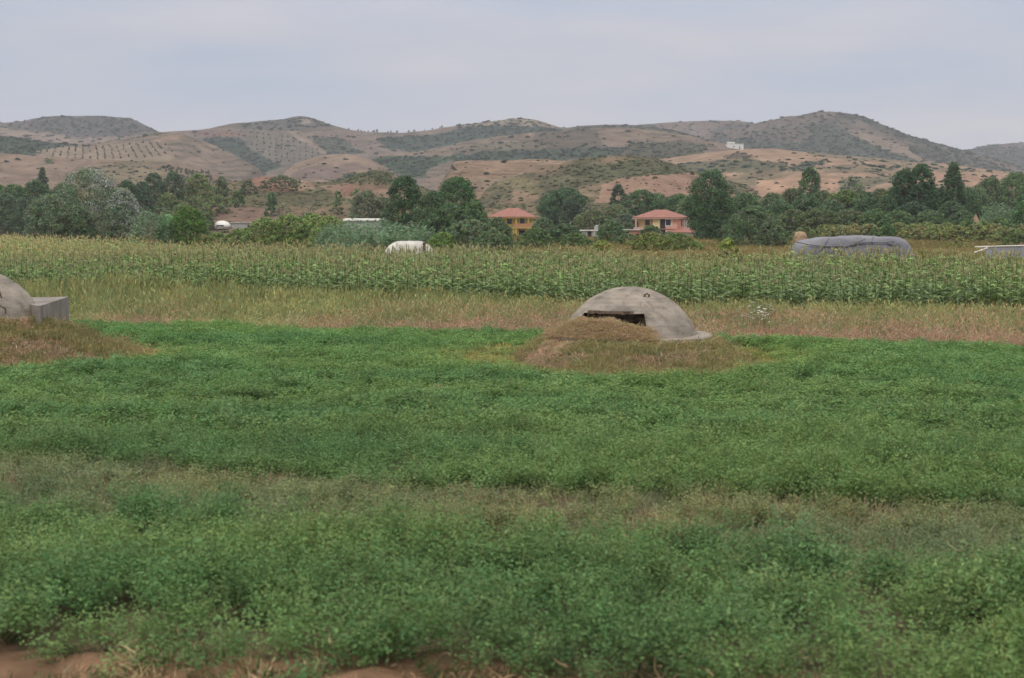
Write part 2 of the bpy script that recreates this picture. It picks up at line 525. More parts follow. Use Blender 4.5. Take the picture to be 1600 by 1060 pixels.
Hill([(170, 240), (215, 222), (240, 208), (280, 206), (330, 200), (372, 192), (400, 189.5), (425, 189), (447, 186), (458, 182.5), (470, 181), (484, 183), (495, 187), (520, 196), (548, 204),
      (580, 207), (640, 207.5), (680, 203), (720, 194.5), (760, 190), (790, 187.5), (820, 185.5), (836, 186.5), (855, 193), (880, 201), (905, 198), (940, 195.5), (985, 195), (1012, 197), (1060, 206), (1110, 217), (1170, 240)],
     1950, 1480, 2300, (0.215, 0.165, 0.135),
     [([(370, 194), (430, 188), (470, 179), (500, 188), (530, 200), (480, 202), (380, 206)], (0.10, 0.098, 0.088), 0.6),
      ([(468, 186), (486, 188), (484, 196), (470, 198)], (0.26, 0.22, 0.18), 0.1),
      ([(290, 212), (380, 204), (450, 202), (500, 235), (520, 242), (450, 262), (400, 240), (340, 220)], (0.165, 0.145, 0.115), 0.05),
      ([(452, 201), (470, 212), (515, 240), (505, 242), (462, 214), (446, 203)], (0.29, 0.22, 0.17), 0.0),
      ([(480, 212), (530, 215), (575, 240), (520, 243), (500, 230)], (0.085, 0.10, 0.068), 0.8),
      ([(325, 216), (370, 214), (390, 232), (440, 262), (400, 275), (350, 245), (310, 225)], DGREEN, 1.0),
      ([(290, 206), (360, 205), (390, 212), (330, 216)], (0.22, 0.125, 0.10), 0.1),
      ([(583, 219), (620, 214), (690, 208), (740, 196), (790, 195), (880, 203), (880, 210), (790, 214), (720, 224), (650, 238), (608, 234)], DGREEN, 1.0),
      ([(700, 199), (780, 186), (835, 184), (870, 199), (800, 196), (740, 198)], (0.265, 0.225, 0.17), 0.75, 1.0),
      ([(880, 203), (920, 195), (1000, 195), (1060, 205), (1120, 222), (980, 206), (900, 206)], (0.075, 0.085, 0.062), 0.8)],
     seed=5, scrub=0.05, terr=1.1)
Hill([(520, 262), (556, 246), (590, 240.5), (640, 239), (690, 233), (730, 222), (780, 212.5), (850, 206.5), (900, 203), (960, 199.5), (1000, 201), (1050, 207), (1100, 217), (1135, 226), (1180, 234), (1250, 243), (1340, 258)],
     1450, 1080, 1700, (0.250, 0.190, 0.148),
     [([(700, 243), (760, 236), (840, 234), (970, 230), (990, 236), (960, 247), (850, 252), (720, 252)], (0.046, 0.074, 0.05), 0.9),
      ([(583, 247), (610, 243), (690, 244), (735, 246), (700, 252), (676, 262), (664, 277), (620, 277)], (0.052, 0.095, 0.05), 0.9),
      ([(550, 246), (590, 243), (584, 250), (600, 262), (640, 280), (560, 262)], (0.22, 0.175, 0.13), 0.2),
      ([(980, 226), (1060, 222), (1110, 226), (1100, 240), (1050, 252), (1000, 250), (970, 240)], (0.10, 0.10, 0.065), 0.8),
      ([(690, 236), (760, 224), (860, 222), (860, 230), (760, 236)], (0.165, 0.145, 0.105), 0.3)],
     seed=6, scrub=0.05, terr=1.7, mott=((0.13, 0.11, 0.085), 0.25, 0.15))
Hill([(-400, 220), (-150, 214), (0, 213), (50, 218), (100, 225), (150, 225), (200, 217), (246, 207.5), (270, 207), (290, 211), (330, 225), (362, 240), (396, 259), (420, 273), (470, 300)],
     1350, 1000, 1600, (0.255, 0.198, 0.155),
     [([(-400, 220), (0, 211), (40, 216), (100, 226), (150, 227), (140, 236), (70, 244), (0, 245), (-400, 245)], (0.046, 0.075, 0.05), 1.0),
      ([(60, 236), (100, 229), (200, 225), (235, 224), (275, 245), (290, 258), (60, 252)], (0.285, 0.225, 0.165), 0.0),
      ([(185, 214), (245, 205), (268, 206), (220, 216), (150, 224)], (0.125, 0.125, 0.075), 0.5),
      ([(232, 220), (262, 212), (285, 210), (280, 216), (250, 222)], (0.36, 0.255, 0.19), 0.0)],
     seed=7, scrub=0.03, terr=1.5)
Hill([(-400, 238), (-100, 238), (0, 239), (50, 243), (110, 247.5), (170, 250), (250, 251.5), (290, 259.5), (322, 268), (350, 277), (420, 298)], 950, 720, 1150, (0.300, 0.218, 0.165),
     [([(120, 262), (200, 258), (290, 262), (330, 275), (240, 292), (130, 285)], (0.225, 0.18, 0.115), 0.25),
      ([(150, 252), (240, 250), (270, 256), (180, 258)], (0.20, 0.165, 0.10), 0.2),
      ([(70, 247), (84, 247), (84, 256), (72, 256)], (0.09, 0.12, 0.055), 1.0)], seed=8, scrub=0.03, mott=((0.20, 0.15, 0.11), 0.3, 0.1))
Hill([(390, 292), (425, 273), (455, 258.5), (480, 248.5), (505, 243.5), (535, 241.5), (560, 244), (580, 251.5), (605, 262), (628, 273), (670, 295)], 1000, 730, 1200, (0.305, 0.225, 0.172),
     [([(455, 272), (490, 258), (560, 256), (590, 262), (540, 268), (520, 284), (450, 284)], (0.235, 0.175, 0.15), 0.05),
      ([(515, 283), (545, 271), (600, 268), (628, 274), (640, 290), (520, 292)], (0.10, 0.10, 0.06), 0.9)], seed=9, scrub=0.03, p=0.75)
Hill([(900, 268), (960, 258.5), (1010, 250.5), (1060, 245), (1100, 239.5), (1130, 236.5), (1160, 234), (1200, 233), (1240, 236), (1300, 243), (1360, 247), (1420, 252), (1500, 259), (1560, 267), (1640, 275), (1800, 285), (2050, 292)],
     1150, 640, 1350, (0.405, 0.275, 0.19),
     [([(1010, 262), (1080, 254), (1160, 250), (1228, 254), (1236, 262), (1170, 268), (1100, 272), (1020, 276)], (0.13, 0.125, 0.075), 0.45),
      ([(1130, 243), (1165, 240), (1185, 244), (1160, 248), (1132, 247)], (0.12, 0.085, 0.065), 0.6),
      ([(1220, 268), (1255, 253), (1290, 249), (1290, 256), (1252, 268)], (0.115, 0.12, 0.075), 0.5),
      ([(1270, 262), (1330, 256), (1390, 260), (1420, 268), (1370, 272), (1290, 270)], (0.24, 0.19, 0.125), 0.3),
      ([(1310, 280), (1390, 274), (1400, 284), (1340, 300), (1300, 296)], (0.18, 0.165, 0.10), 0.5),
      ([(1180, 283), (1260, 276), (1320, 280), (1300, 300), (1180, 306)], (0.47, 0.30, 0.20), 0.05),
      ([(1400, 252), (1500, 262), (1560, 270), (1480, 268), (1400, 262)], (0.27, 0.21, 0.14), 0.35),
      ([(1420, 268), (1540, 272), (1700, 280), (1700, 296), (1420, 286)], (0.44, 0.28, 0.195), 0.1)],
     seed=11, scrub=0.015, mott=((0.22, 0.18, 0.11), 0.22, 0.1), p=0.8)
Hill([(640, 300), (660, 278), (676, 264), (692, 257), (722, 252.5), (760, 250), (800, 251.5), (830, 249), (862, 249), (900, 254), (960, 275)], 700, 615, 900, (0.36, 0.25, 0.175),
     [([(650, 262), (690, 255), (705, 262), (680, 285), (650, 290)], (0.34, 0.20, 0.14), 0.05),
      ([(690, 278), (780, 280), (860, 262), (880, 290), (690, 300)], (0.30, 0.225, 0.16), 0.1)],
     seed=10, scrub=0.02, rough=1.6, p=0.35, terr=2.6)
Hill([(690, 335), (736, 302), (780, 282), (830, 269), (862, 261), (892, 250), (930, 245), (980, 243), (1022, 246), (1056, 256), (1080, 267), (1120, 279), (1180, 292), (1240, 305)], 640, 470, 760, (0.145, 0.135, 0.075),
     [([(940, 290), (990, 272), (1060, 268), (1130, 278), (1150, 310), (1100, 314), (1000, 316), (930, 318)], (0.37, 0.235, 0.17), 0.12),
      ([(800, 296), (840, 290), (845, 312), (800, 318)], (0.31, 0.215, 0.145), 0.1),
      ([(770, 284), (820, 275), (850, 300), (830, 305)], (0.22, 0.19, 0.10), 0.2),
      ([(890, 262), (1000, 250), (1060, 258), (1080, 270), (1000, 276), (900, 280)], (0.11, 0.115, 0.062), 1.0)],
     seed=12, scrub=0.55, scol=(0.085, 0.098, 0.050), ssize=(1.0, 2.6), mott=((0.26, 0.19, 0.12), 0.25, -0.3))
Hill([(-420, 296), (-100, 298), (0, 299), (100, 297), (200, 295), (300, 291), (350, 287), (385, 281), (402, 276.5), (440, 276), (462, 278), (478, 284), (510, 285), (545, 281), (560, 277), (615, 277), (640, 286), (700, 305), (760, 322), (850, 319), (950, 318),
      (1050, 315), (1150, 312), (1250, 306), (1350, 300), (1450, 295), (1550, 290), (1650, 286), (2050, 285)], 520, 398, 600, (0.165, 0.150, 0.085),
     [([(385, 290), (400, 276), (470, 276), (496, 290), (470, 299), (392, 300)], RED, 0.15),
      ([(438, 278), (470, 278), (492, 296), (470, 294)], (0.36, 0.27, 0.19), 0.05),
      ([(500, 290), (560, 284), (640, 284), (660, 312), (560, 312), (520, 302)], (0.36, 0.245, 0.175), 0.12),
      ([(536, 290), (552, 288), (556, 304), (528, 308)], RED, 0.1),
      ([(300, 322), (430, 325), (440, 346), (300, 348)], (0.30, 0.20, 0.15), 0.1),
      ([(520, 330), (600, 326), (600, 345), (520, 345)], (0.23, 0.17, 0.11), 0.3),
      ([(-400, 330), (60, 330), (60, 350), (-400, 350)], (0.19, 0.165, 0.085), 0.2)],
     seed=13, scrub=0.55, scol=(0.125, 0.138, 0.070), ssize=(0.7, 2.0), mott=((0.25, 0.18, 0.11), 0.32, -0.1), p=0.8)
for hl in HILLS:
    hl.build()

def ground_z(x, y):
    z = float(mound(np.array([x]), np.array([y]))[0])
    for hl in HILLS:
        if hl.cx[0] < x < hl.cx[-1] and hl.Yf < y < hl.Yb:
            z = max(z, float(hl.h(np.array([x]), np.array([y]))[0]))
    return z

def ground_arr(x, y):
    z = mound(x, y)
    for hl in HILLS:
        m = (x > hl.cx[0]) & (x < hl.cx[-1]) & (y > hl.Yf) & (y < hl.Yb)
        if m.any():
            z[m] = np.maximum(z[m], hl.h(x[m], y[m]))
    return z

def hit(px, py, y0=120.0, y1=3000.0):
    """first ground point along the line of sight"""
    ys = y0 * 1.004 ** np.arange(int(math.log(y1 / y0) / math.log(1.004)))
    P_ = at(px, py, 1.0) - Vector((0, 0, H))
    zs = H + P_.z * ys
    k_ = np.where(zs <= ground_arr(P_.x * ys, ys))[0]
    return at(px, py, ys[k_[0]] if len(k_) else y1)

# ------------------------------------------------------------------ the ground sheet
def axis(a, b, step, lo, hi, g=1.16):
    v = list(np.arange(a, b + 1e-6, step))
    s, x = step, a
    lft = []
    while x > lo:
        s *= g
        x -= s
        lft.append(max(x, lo))
    s, x = step, v[-1]
    rt = []
    while x < hi:
        s *= g
        x += s
        rt.append(min(x, hi))
    return np.array(lft[::-1] + v + rt)

gx = axis(-19, 15, 0.2, -2700, 2700)
gy = axis(7, 47, 0.16, -40, 3300, 1.07)
GX, GY = np.meshgrid(gx, gy)
near = (np.abs(GX) < 60) & (GY < 90)
GZ = mound(GX, GY)
clod = (fbm(GX * 2.3, GY * 2.3, 90, 4) - 0.5)
GZ = GZ + np.where(near & (GY < y_soil(GX) + 0.8), 0.34 * clod, np.where(near, 0.08 * clod, 0))
gV = np.stack([GX, GY, GZ], -1).reshape(-1, 3)
nyg, nxg = GX.shape
ig = np.arange(nxg * nyg).reshape(nyg, nxg)
gQ = np.stack([ig[:-1, :-1], ig[:-1, 1:], ig[1:, 1:], ig[1:, :-1]], -1).reshape(-1, 4)
x, y = gV[:, 0], gV[:, 1]
jn = (fbm(x * 0.9, y * 0.9, 14, 4) - 0.5)
yj = y + jn * 1.6
col = np.tile(np.array((0.175, 0.155, 0.075)), (len(x), 1))
far_n = fbm(x / 25, y / 25, 19, 4)
f = np.clip((far_n - 0.5) / 0.1, 0, 1)[:, None]
col = col * (1 - 0.5 * f) + np.array((0.13, 0.135, 0.055)) * 0.5 * f
def paint(mask, c):
    col[mask] = np.array(c)
paint(yj < y_corn1(x), (0.12, 0.095, 0.06))
paint(yj < y_corn0(x), (0.27, 0.20, 0.125))
paint(yj < y_far(x), (0.095, 0.085, 0.05))
paint((yj < y_far(x) + 0.6) & (yj > y_far(x) - 0.4), (0.27, 0.15, 0.095))
paint(yj < y_sparse1(x), (0.20, 0.145, 0.085))
paint(yj < y_sparse0(x), (0.10, 0.085, 0.05))
bare_g = fbm(x * 0.35, y * 0.8, 61, 4)
paint((bare_g > 0.68) & (y > 22) & (yj < y_far(x)), (0.28, 0.175, 0.115))
sn = fbm(x * 1.4, y * 1.4, 33, 4)
ms = yj < y_soil(x) + 0.3
col[ms] = np.array((0.20, 0.122, 0.075)) * (0.5 + 1.0 * sn[ms])[:, None]
mm = mound_mask(x, y)[:, None]
mn = fbm(x * 1.1, y * 1.6, 44, 4)[:, None]
mc = np.array((0.34, 0.225, 0.145)) * np.clip((mn - 0.42) * 6, 0, 1) + np.array((0.27, 0.225, 0.115)) * (1 - np.clip((mn - 0.42) * 6, 0, 1))
col = col * (1 - mm) + mc * mm
gme = mesh_np('ground', gV, gQ, col, smooth=True)
tag(link('ground', gme, M_GROUND), kind='structure')

# ------------------------------------------------------------------ scattered vegetation (only masses nobody could count)
PROTO = bpy.data.collections.new('plant_sources')

def quads(C, D, S, L, Wd):
    """diamond leaves: centre, direction, side, length, width"""
    D, S = D * (L / 2)[:, None], S * (Wd / 2)[:, None]
    V = np.stack([C - D, C + S - D * 0.15, C + D, C - S - D * 0.15], 1).reshape(-1, 3)
    return V, np.arange(len(V)).reshape(-1, 4)

def unit(v):
    return v / np.maximum(np.linalg.norm(v, axis=1, keepdims=True), 1e-9)

def rnd_dirs(n, g):
    return unit(g.normal(size=(n, 3)))

def alfalfa_src(i, leaf):
    g = np.random.default_rng(100 + i)
    Vs, Cs = [], []
    ns = 26
    for k in range(ns):
        a, lean = g.uniform(0, 2 * math.pi), g.uniform(0.05, 0.55)
        hgt = g.uniform(0.30, 0.52) * (1 - 0.25 * lean)
        b = np.array([g.uniform(-.12, .12), g.uniform(-.12, .12), 0])
        tip = b + np.array([math.cos(a) * lean * hgt, math.sin(a) * lean * hgt, hgt])
        m = 15
        t = g.uniform(0.25, 1.0, m) ** 0.8
        C = b + (tip - b) * t[:, None] + g.normal(0, 0.028, (m, 3))
        N = unit(g.normal(size=(m, 3)) * 0.7 + np.array([0, 0, 1.0]))
        D = unit(np.cross(N, rnd_dirs(m, g)))
        S = np.cross(N, D)
        V, _ = quads(C, D, S, g.uniform(.7, 1.3, m) * leaf, g.uniform(.35, .6, m) * leaf)
        c = np.array((0.142, 0.246, 0.094)) * g.uniform(.82, 1.2) * g.uniform(.82, 1.2, m)[:, None]
        c = c * (1 + np.array([0.25, 0.05, 0.0]) * g.normal(0, .5))
        Vs.append(V)
        Cs.append(np.repeat(np.clip(c, 0.005, 1), 4, 0))
    V = np.concatenate(Vs)
    return mesh_np('alfalfa_clump', V, np.arange(len(V)).reshape(-1, 4), np.concatenate(Cs))

def grass_src(i, hgt, n, spread, wid, c, seedhead=None):
    g = np.random.default_rng(300 + i)
    Vs, Fs, Cs = [], [], []
    k = 0
    for j in range(n):
        a, lean = g.uniform(0, 2 * math.pi), abs(g.normal(0, 0.42))
        L = hgt * g.uniform(0.5, 1.15)
        b = np.array([g.normal(0, spread), g.normal(0, spread), 0])
        d = np.array([math.cos(a), math.sin(a), 0])
        s = np.array([-d[1], d[0], 0]) * wid * g.uniform(.6, 1.3)
        if g.random() < .5:
            s = d * wid
        p1 = b + d * L * lean * 0.25 + np.array([0, 0, L * 0.55])
        p2 = b + d * L * lean * 0.8 + np.array([0, 0, L * max(0.25, 1 - lean * 0.45)])
        cc = np.array(c) * g.uniform(.7, 1.35) * (1 + np.array([.15, .05, -.05]) * g.normal(0, 1))
        Vs += [b - s, b + s, p1 + s * .8, p1 - s * .8, p2 + s * .15, p2 - s * .15]
        Fs += [(k, k + 1, k + 2, k + 3), (k + 3, k + 2, k + 4, k + 5)]
        Cs += [cc] * 6
        k += 6
        if seedhead and g.random() < seedhead[0]:
            e = p2 + np.array([0, 0, 0.03])
            q = 2.6 * wid
            cs = np.array(seedhead[1]) * g.uniform(.75, 1.3)
            Vs += [e - s / wid * q + np.array([0, 0, 0]), e + np.array([0, 0, -hgt * .10]), e + s / wid * q, e + np.array([0, 0, hgt * .14])]
            Fs += [(k, k + 1, k + 2, k + 3)]
            Cs += [cs] * 4
            k += 4
    return mesh_np('grass_tuft', np.array(Vs), np.array(Fs), np.clip(np.array(Cs), .005, 1))

def corn_parts(i, coarse=False):
    """stalk and leaves in one list, tassel in another"""
    g = np.random.default_rng(500 + i)
    hgt = g.uniform(1.5, 1.8)
    V, Q, C = [], [], []
    def strip(pts, wds, cols):
        k = len(V)
        for p, (w, c) in zip(pts, zip(wds, cols)):
            V.append(p - w)
            V.append(p + w)
            C.extend([c, c])
        for j in range(len(pts) - 1):
            Q.append((k + 2 * j, k + 2 * j + 1, k + 2 * j + 3, k + 2 * j + 2))
    up = np.array([0, 0, 1.0])
    st = np.array((0.10, 0.135, 0.05))
    for d in (np.array([.011, 0, 0]), np.array([0, .011, 0])):
        strip([np.zeros(3), up * hgt], [d, d * .6], [st, st])
    a0 = g.uniform(0, math.pi)
    nl = 10
    for j in range(nl):
        z = hgt * (0.12 + 0.80 * j / nl)
        a = a0 + (j % 2) * math.pi + g.normal(0, .45)
        d = np.array([math.cos(a), math.sin(a), 0])
        s = np.array([-d[1], d[0], 0])
        L = g.uniform(.55, .85) * (1.0 if j < nl - 3 else 0.75)
        w = g.uniform(.046, .072)
        rise = g.uniform(.30, .6)
        pts, wds, cc = [], [], []
        base = np.array((0.160, 0.232, 0.088)) * g.uniform(.45, 1.4)
        if j < 2 and g.random() < .5:
            base = np.array((0.24, 0.20, 0.09))
        for t in (0, .25, .5, .75, 1.0):
            p = up * (z + L * rise * (t * 1.5 - 1.55 * t * t)) + d * L * t * 0.85
            pts.append(p)
            tw = g.normal(0, .25)
            wds.append((s * math.cos(tw) + up * math.sin(tw)) * w * (0.55, 1, .9, .6, .08)[int(t * 4)])
            cc.append(base * (1 + .3 * t))
        strip(pts, wds, cc)
    T = (list(V), list(Q), list(C))
    V, Q, C = [], [], []
    for j in range(7):
        a, el = g.uniform(0, 2 * math.pi), g.uniform(.25, 1.0)
        d = np.array([math.cos(a) * (1 - el) * 1.1, math.sin(a) * (1 - el) * 1.1, el])
        s = np.array([-math.sin(a), math.cos(a), 0]) * .013
        c = np.array((0.345, 0.325, 0.19)) * g.uniform(.7, 1.2)
        L = g.uniform(.2, .34)
        strip([up * (hgt - .03), up * (hgt - .03) + d * L * .6, up * (hgt - .03) + d * L - up * .04], [s, s * 1.3, s * .4], [c, c, c])
        s2 = up * .013
    return T, (V, Q, C)

def bush_src(i, c=(1, 1, 1)):
    g = np.random.default_rng(700 + i)
    n = 130
    d = rnd_dirs(n, g)
    d[:, 2] = np.abs(d[:, 2]) * g.uniform(.8, 1.1)
    lob = 0.75 + 0.35 * np.sin(d[:, 0] * 5 + i) * np.cos(d[:, 1] * 4 + 2 * i)
    C = d * (0.5 * lob * g.uniform(.6, 1.02, n))[:, None]
    C[:, 2] = C[:, 2] * 0.9 + 0.03
    N = unit(d + g.normal(0, .5, (n, 3)))
    D = unit(np.cross(N, rnd_dirs(n, g)))
    V, Q = quads(C, D, np.cross(N, D), g.uniform(.20, .34, n), g.uniform(.13, .24, n))
    cl = g.uniform(.65, 1.4, n)[:, None] * np.array(c)
    return mesh_np('scrub_bush', V, Q, np.repeat(cl, 4, 0))

def scatter(name, pts, scl, rot, idx, tint, srcs, mat, label, cat):
    cl = bpy.data.collections.new(name + '_sources')
    for k, me in enumerate(srcs):
        if len(me.materials) == 0:
            me.materials.append(mat)
        o = bpy.data.objects.new('%s_source_%02d' % (name, k), me)
        cl.objects.link(o)
    n = len(pts)
    me = bpy.data.meshes.new(name)
    me.vertices.add(n)
    me.vertices.foreach_set('co', np.asarray(pts, np.float32).ravel())
    def attr(nm, typ, key, data):
        a = me.attributes.new(nm, typ, 'POINT')
        a.data.foreach_set(key, data.ravel())
    attr('scl', 'FLOAT_VECTOR', 'vector', np.asarray(scl, np.float32))
    attr('rot', 'FLOAT_VECTOR', 'vector', np.asarray(rot, np.float32))
    attr('idx', 'INT', 'value', np.asarray(idx, np.int32))
    t4 = np.ones((n, 4), np.float32)
    t4[:, :3] = np.clip(tint, 0, 6)
    attr('tint', 'FLOAT_COLOR', 'color', t4)
    me.materials.append(mat)
    o = link(name, me)
    ng = bpy.data.node_groups.new(name + '_nodes', 'GeometryNodeTree')
    ng.interface.new_socket('Geometry', in_out='INPUT', socket_type='NodeSocketGeometry')
    ng.interface.new_socket('Geometry', in_out='OUTPUT', socket_type='NodeSocketGeometry')
    N, L = ng.nodes, ng.links
    gi, go = N.new('NodeGroupInput'), N.new('NodeGroupOutput')
    ip = N.new('GeometryNodeInstanceOnPoints')
    ci = N.new('GeometryNodeCollectionInfo')
    ci.inputs['Collection'].default_value = cl
    ci.inputs['Separate Children'].default_value = True
    ci.inputs['Reset Children'].default_value = True
    def named(nm, typ):
        q = N.new('GeometryNodeInputNamedAttribute')
        q.data_type = typ
        q.inputs['Name'].default_value = nm
        return q.outputs['Attribute']
    er = N.new('FunctionNodeEulerToRotation')
    L.new(named('rot', 'FLOAT_VECTOR'), er.inputs[0])
    L.new(gi.outputs[0], ip.inputs['Points'])
    L.new(ci.outputs[0], ip.inputs['Instance'])
    ip.inputs['Pick Instance'].default_value = True
    L.new(named('idx', 'INT'), ip.inputs['Instance Index'])
    L.new(er.outputs[0], ip.inputs['Rotation'])
    L.new(named('scl', 'FLOAT_VECTOR'), ip.inputs['Scale'])
    L.new(ip.outputs[0], go.inputs[0])
    md = o.modifiers.new('scatter', 'NODES')
    md.node_group = ng
    tag(o, label, cat, kind='stuff')
    return o

def wedge(y0, y1, dens, margin=1.18):
    """random ground points in the strip of field the photo can see, plus a margin"""
    hw = 0.344 * margin
    wmax = hw * y1 + 2.5
    n = int(dens * 2 * wmax * (y1 - y0))
    yy = rng.uniform(y0, y1, n)
    xx = rng.uniform(-wmax, wmax, n)
    k = np.abs(xx) < hw * yy + 2.5
    return xx[k], yy[k]

def rots(n, tilt=0.12):
    r = rng.normal(0, tilt, (n, 3))
    r[:, 2] = rng.uniform(0, 2 * math.pi, n)
    return r

# --- alfalfa
AS = [alfalfa_src(i, 0.036) for i in range(5)] + [alfalfa_src(10 + i, 0.052) for i in range(5)]
xx, yy = wedge(9.5, 56, 17)
ej = (fbm(xx * 1.3, yy * 1.3, 60, 3) - 0.5) * 1.5
ye = yy + ej * np.interp(yy, [11, 15], [.55, 1])
in_far = ye < y_far(xx)
bare = fbm(xx * 0.35, yy * 0.8, 61, 4)
thin = (ye > y_sparse0(xx)) & (ye < y_sparse1(xx))
soil = ye < y_soil(xx)
mm_, hm_ = mound_mask(xx, yy), halo_mask(xx, yy)
prob = np.ones(len(xx))
prob[thin] = 0.82
prob[(ye < y_soil(xx) + 1.2)] *= 0.75
prob *= np.where((bare > 0.70) & (ye > 24), 0.06, 1.0)
prob *= (1 - mm_) * (1 - 0.55 * hm_)
prob[soil] = 0.07
keep = in_far & (rng.random(len(xx)) < prob)
xx, yy, ye, thin, hm_, soil = xx[keep], yy[keep], ye[keep], thin[keep], hm_[keep], soil[keep]
n = len(xx)
hn = fbm(xx * 0.55, yy * 0.55, 62, 3)
hs = (0.58 + 0.85 * hn) * rng.uniform(.82, 1.15, n)
hs = np.where(thin, hs * 0.66, hs) * (1 - 0.45 * hm_)
hs = np.where(soil, hs * 0.55, hs)
hs = hs * np.interp(yy, [17, 26], [1.0, 0.68])
ws = rng.uniform(.9, 1.35, n) * np.where(thin, .8, 1.0)
tn = fbm(xx * 0.28, yy * 0.5, 63, 4)[:, None]
tint = np.array((0.86, 0.94, 0.92)) + (np.array((1.22, 1.10, 0.96)) - np.array((0.86, 0.94, 0.92))) * np.clip((tn - 0.3) * 2.5, 0, 1)
fr = np.clip((yy - 20) / 24, 0, 1)[:, None]
tint = tint * (1 + fr * np.array((0.05, 0.16, 0.0)))
tint = np.where(thin[:, None], tint * np.array((1.55, 1.08, 1.4)), tint)
tint = tint * (1 + hm_[:, None] * np.array((0.42, 0.14, 0.05)))
tint = tint * rng.uniform(.82, 1.2, (n, 1))
odd = rng.random(n)
tint[odd < .05] *= np.array((1.2, 1.1, 1.25))
tint[(odd > .05) & (odd < .13)] *= .62
hs = np.where(odd < .03, hs * 1.35, hs)
idx = np.where(yy < 22, rng.integers(0, 5, n), rng.integers(5, 10, n))
scatter('alfalfa', np.stack([xx, yy, mound(xx, yy) - 0.02], 1), np.stack([ws, ws, hs], 1), rots(n), idx, tint, AS, M_CROP,
        'dense green alfalfa crop filling the foreground field', 'crop')
print('alfalfa', n)

# --- dry weeds between the alfalfa rows, on the mounds and beyond the alfalfa
TAN, PINKB, OLV, YGR = (0.34, 0.245, 0.125), (0.30, 0.165, 0.115), (0.20, 0.175, 0.07), (0.215, 0.215, 0.07)
one = (1.0, 1.0, 1.0)
GS = [grass_src(i, 0.30, 46, .10, .0055, one) for i in range(4)] + \
     [grass_src(10 + i, 0.85, 44, .16, .0075, one, (.35, (1.15, .85, .75))) for i in range(4)]
# thin weeds in the furrow strip
xx, yy = wedge(12.5, 21, 15)
ye = yy + (fbm(xx * 1.3, yy * 1.3, 60, 3) - 0.5) * 1.5
k = (ye > y_sparse0(xx) - 0.3) & (ye < y_sparse1(xx) + 0.2)
sx, sy = xx[k], yy[k]
st = np.array((0.27, 0.30, 0.17)) * np.ones((len(sx), 1))
bn = fbm(sx * 0.8, sy * 1.2, 71, 3)
st = np.where((bn > 0.55)[:, None], np.array((0.36, 0.28, 0.18)), st)
sh = rng.uniform(.5, 1.0, len(sx))
# straw on the bare soil
xx, yy = wedge(8.5, 13.6, 44)
k = yy < y_soil(xx) + 0.6
s2x, s2y = xx[k], yy[k]
s2t = np.array((0.40, 0.29, 0.17)) * rng.uniform(.6, 1.3, (len(s2x), 1))
s2t = np.where((rng.random(len(s2x)) < .35)[:, None], np.array((0.10, 0.13, 0.05)), s2t)
s2h = rng.uniform(.15, .5, len(s2x))
k2 = rng.random(len(s2x)) < np.clip((fbm(s2x * 1.1, s2y * 1.1, 72, 3) - .38) * 4, 0, 1)
s2x, s2y, s2t, s2h = s2x[k2], s2y[k2], s2t[k2], s2h[k2]
# mounds and their fringe
xx = rng.uniform(-20, 9, 60000)
yy = rng.uniform(31, 41, 60000)
pm = np.maximum(mound_mask(xx, yy) * 0.75, 0.30 * halo_mask(xx, yy) ** 1.5)
d1, d2 = np.hypot(xx - B1[0], yy - B1[1]), np.hypot(xx - B2[0], yy - B2[1])
k = (rng.random(len(xx)) < pm) & (d1 > 2.05) & (d2 > 1.66) & ~((xx > -12.6) & (xx < -11.45) & (yy > 36.3)) & (yy < y_far(xx) + 2)
k &= (rng.random(len(xx)) < .75)
mx, my = xx[k], yy[k]
mn = fbm(mx * 1.1, my * 1.6, 44, 4)
mt = np.where((mn > 0.53)[:, None], np.array((0.50, 0.345, 0.235)), np.array((0.385, 0.32, 0.15)))
mt = np.where((rng.random(len(mx)) < .35)[:, None], np.array((0.25, 0.255, 0.105)), mt)
fringe = (1 - mound_mask(mx, my))[:, None]
mt = mt * (1 - fringe) + np.array((0.46, 0.385, 0.15)) * fringe
mh = rng.uniform(.25, .75, len(mx)) * np.where(mn > 0.53, 0.5, .85) * np.clip((np.hypot(mx - B1[0], my - B1[1]) - 1.5) / 1.6, .4, 1)
ax, ay = np.concatenate([sx, s2x, mx]), np.concatenate([sy, s2y, my])
at_ = np.concatenate([st, s2t, mt]) * rng.uniform(.75, 1.25, (len(ax), 1))
ah = np.concatenate([sh, s2h, mh])
n = len(ax)
big = (rng.random(n) < .10) & (ay > 25) & (fbm(ax * .9, ay * .9, 73, 3) > .5)
at_[big] *= np.array((.95, 1.0, 1.1))
scatter('dry_grass', np.stack([ax, ay, mound(ax, ay) - 0.02], 1), np.stack([np.full(n, 1.1), np.full(n, 1.1), ah * np.where(big, .5, 1.0)], 1), rots(n, .2) * np.where(ay < 13.6, 3.5, 1.0)[:, None], np.where(big, rng.integers(4, 8, n), rng.integers(0, 4, n)), at_, GS, M_GRASS,
        'short dry weeds and straw on the mounds, furrow strip and bare soil', 'dry grass')
print('dry grass', n)
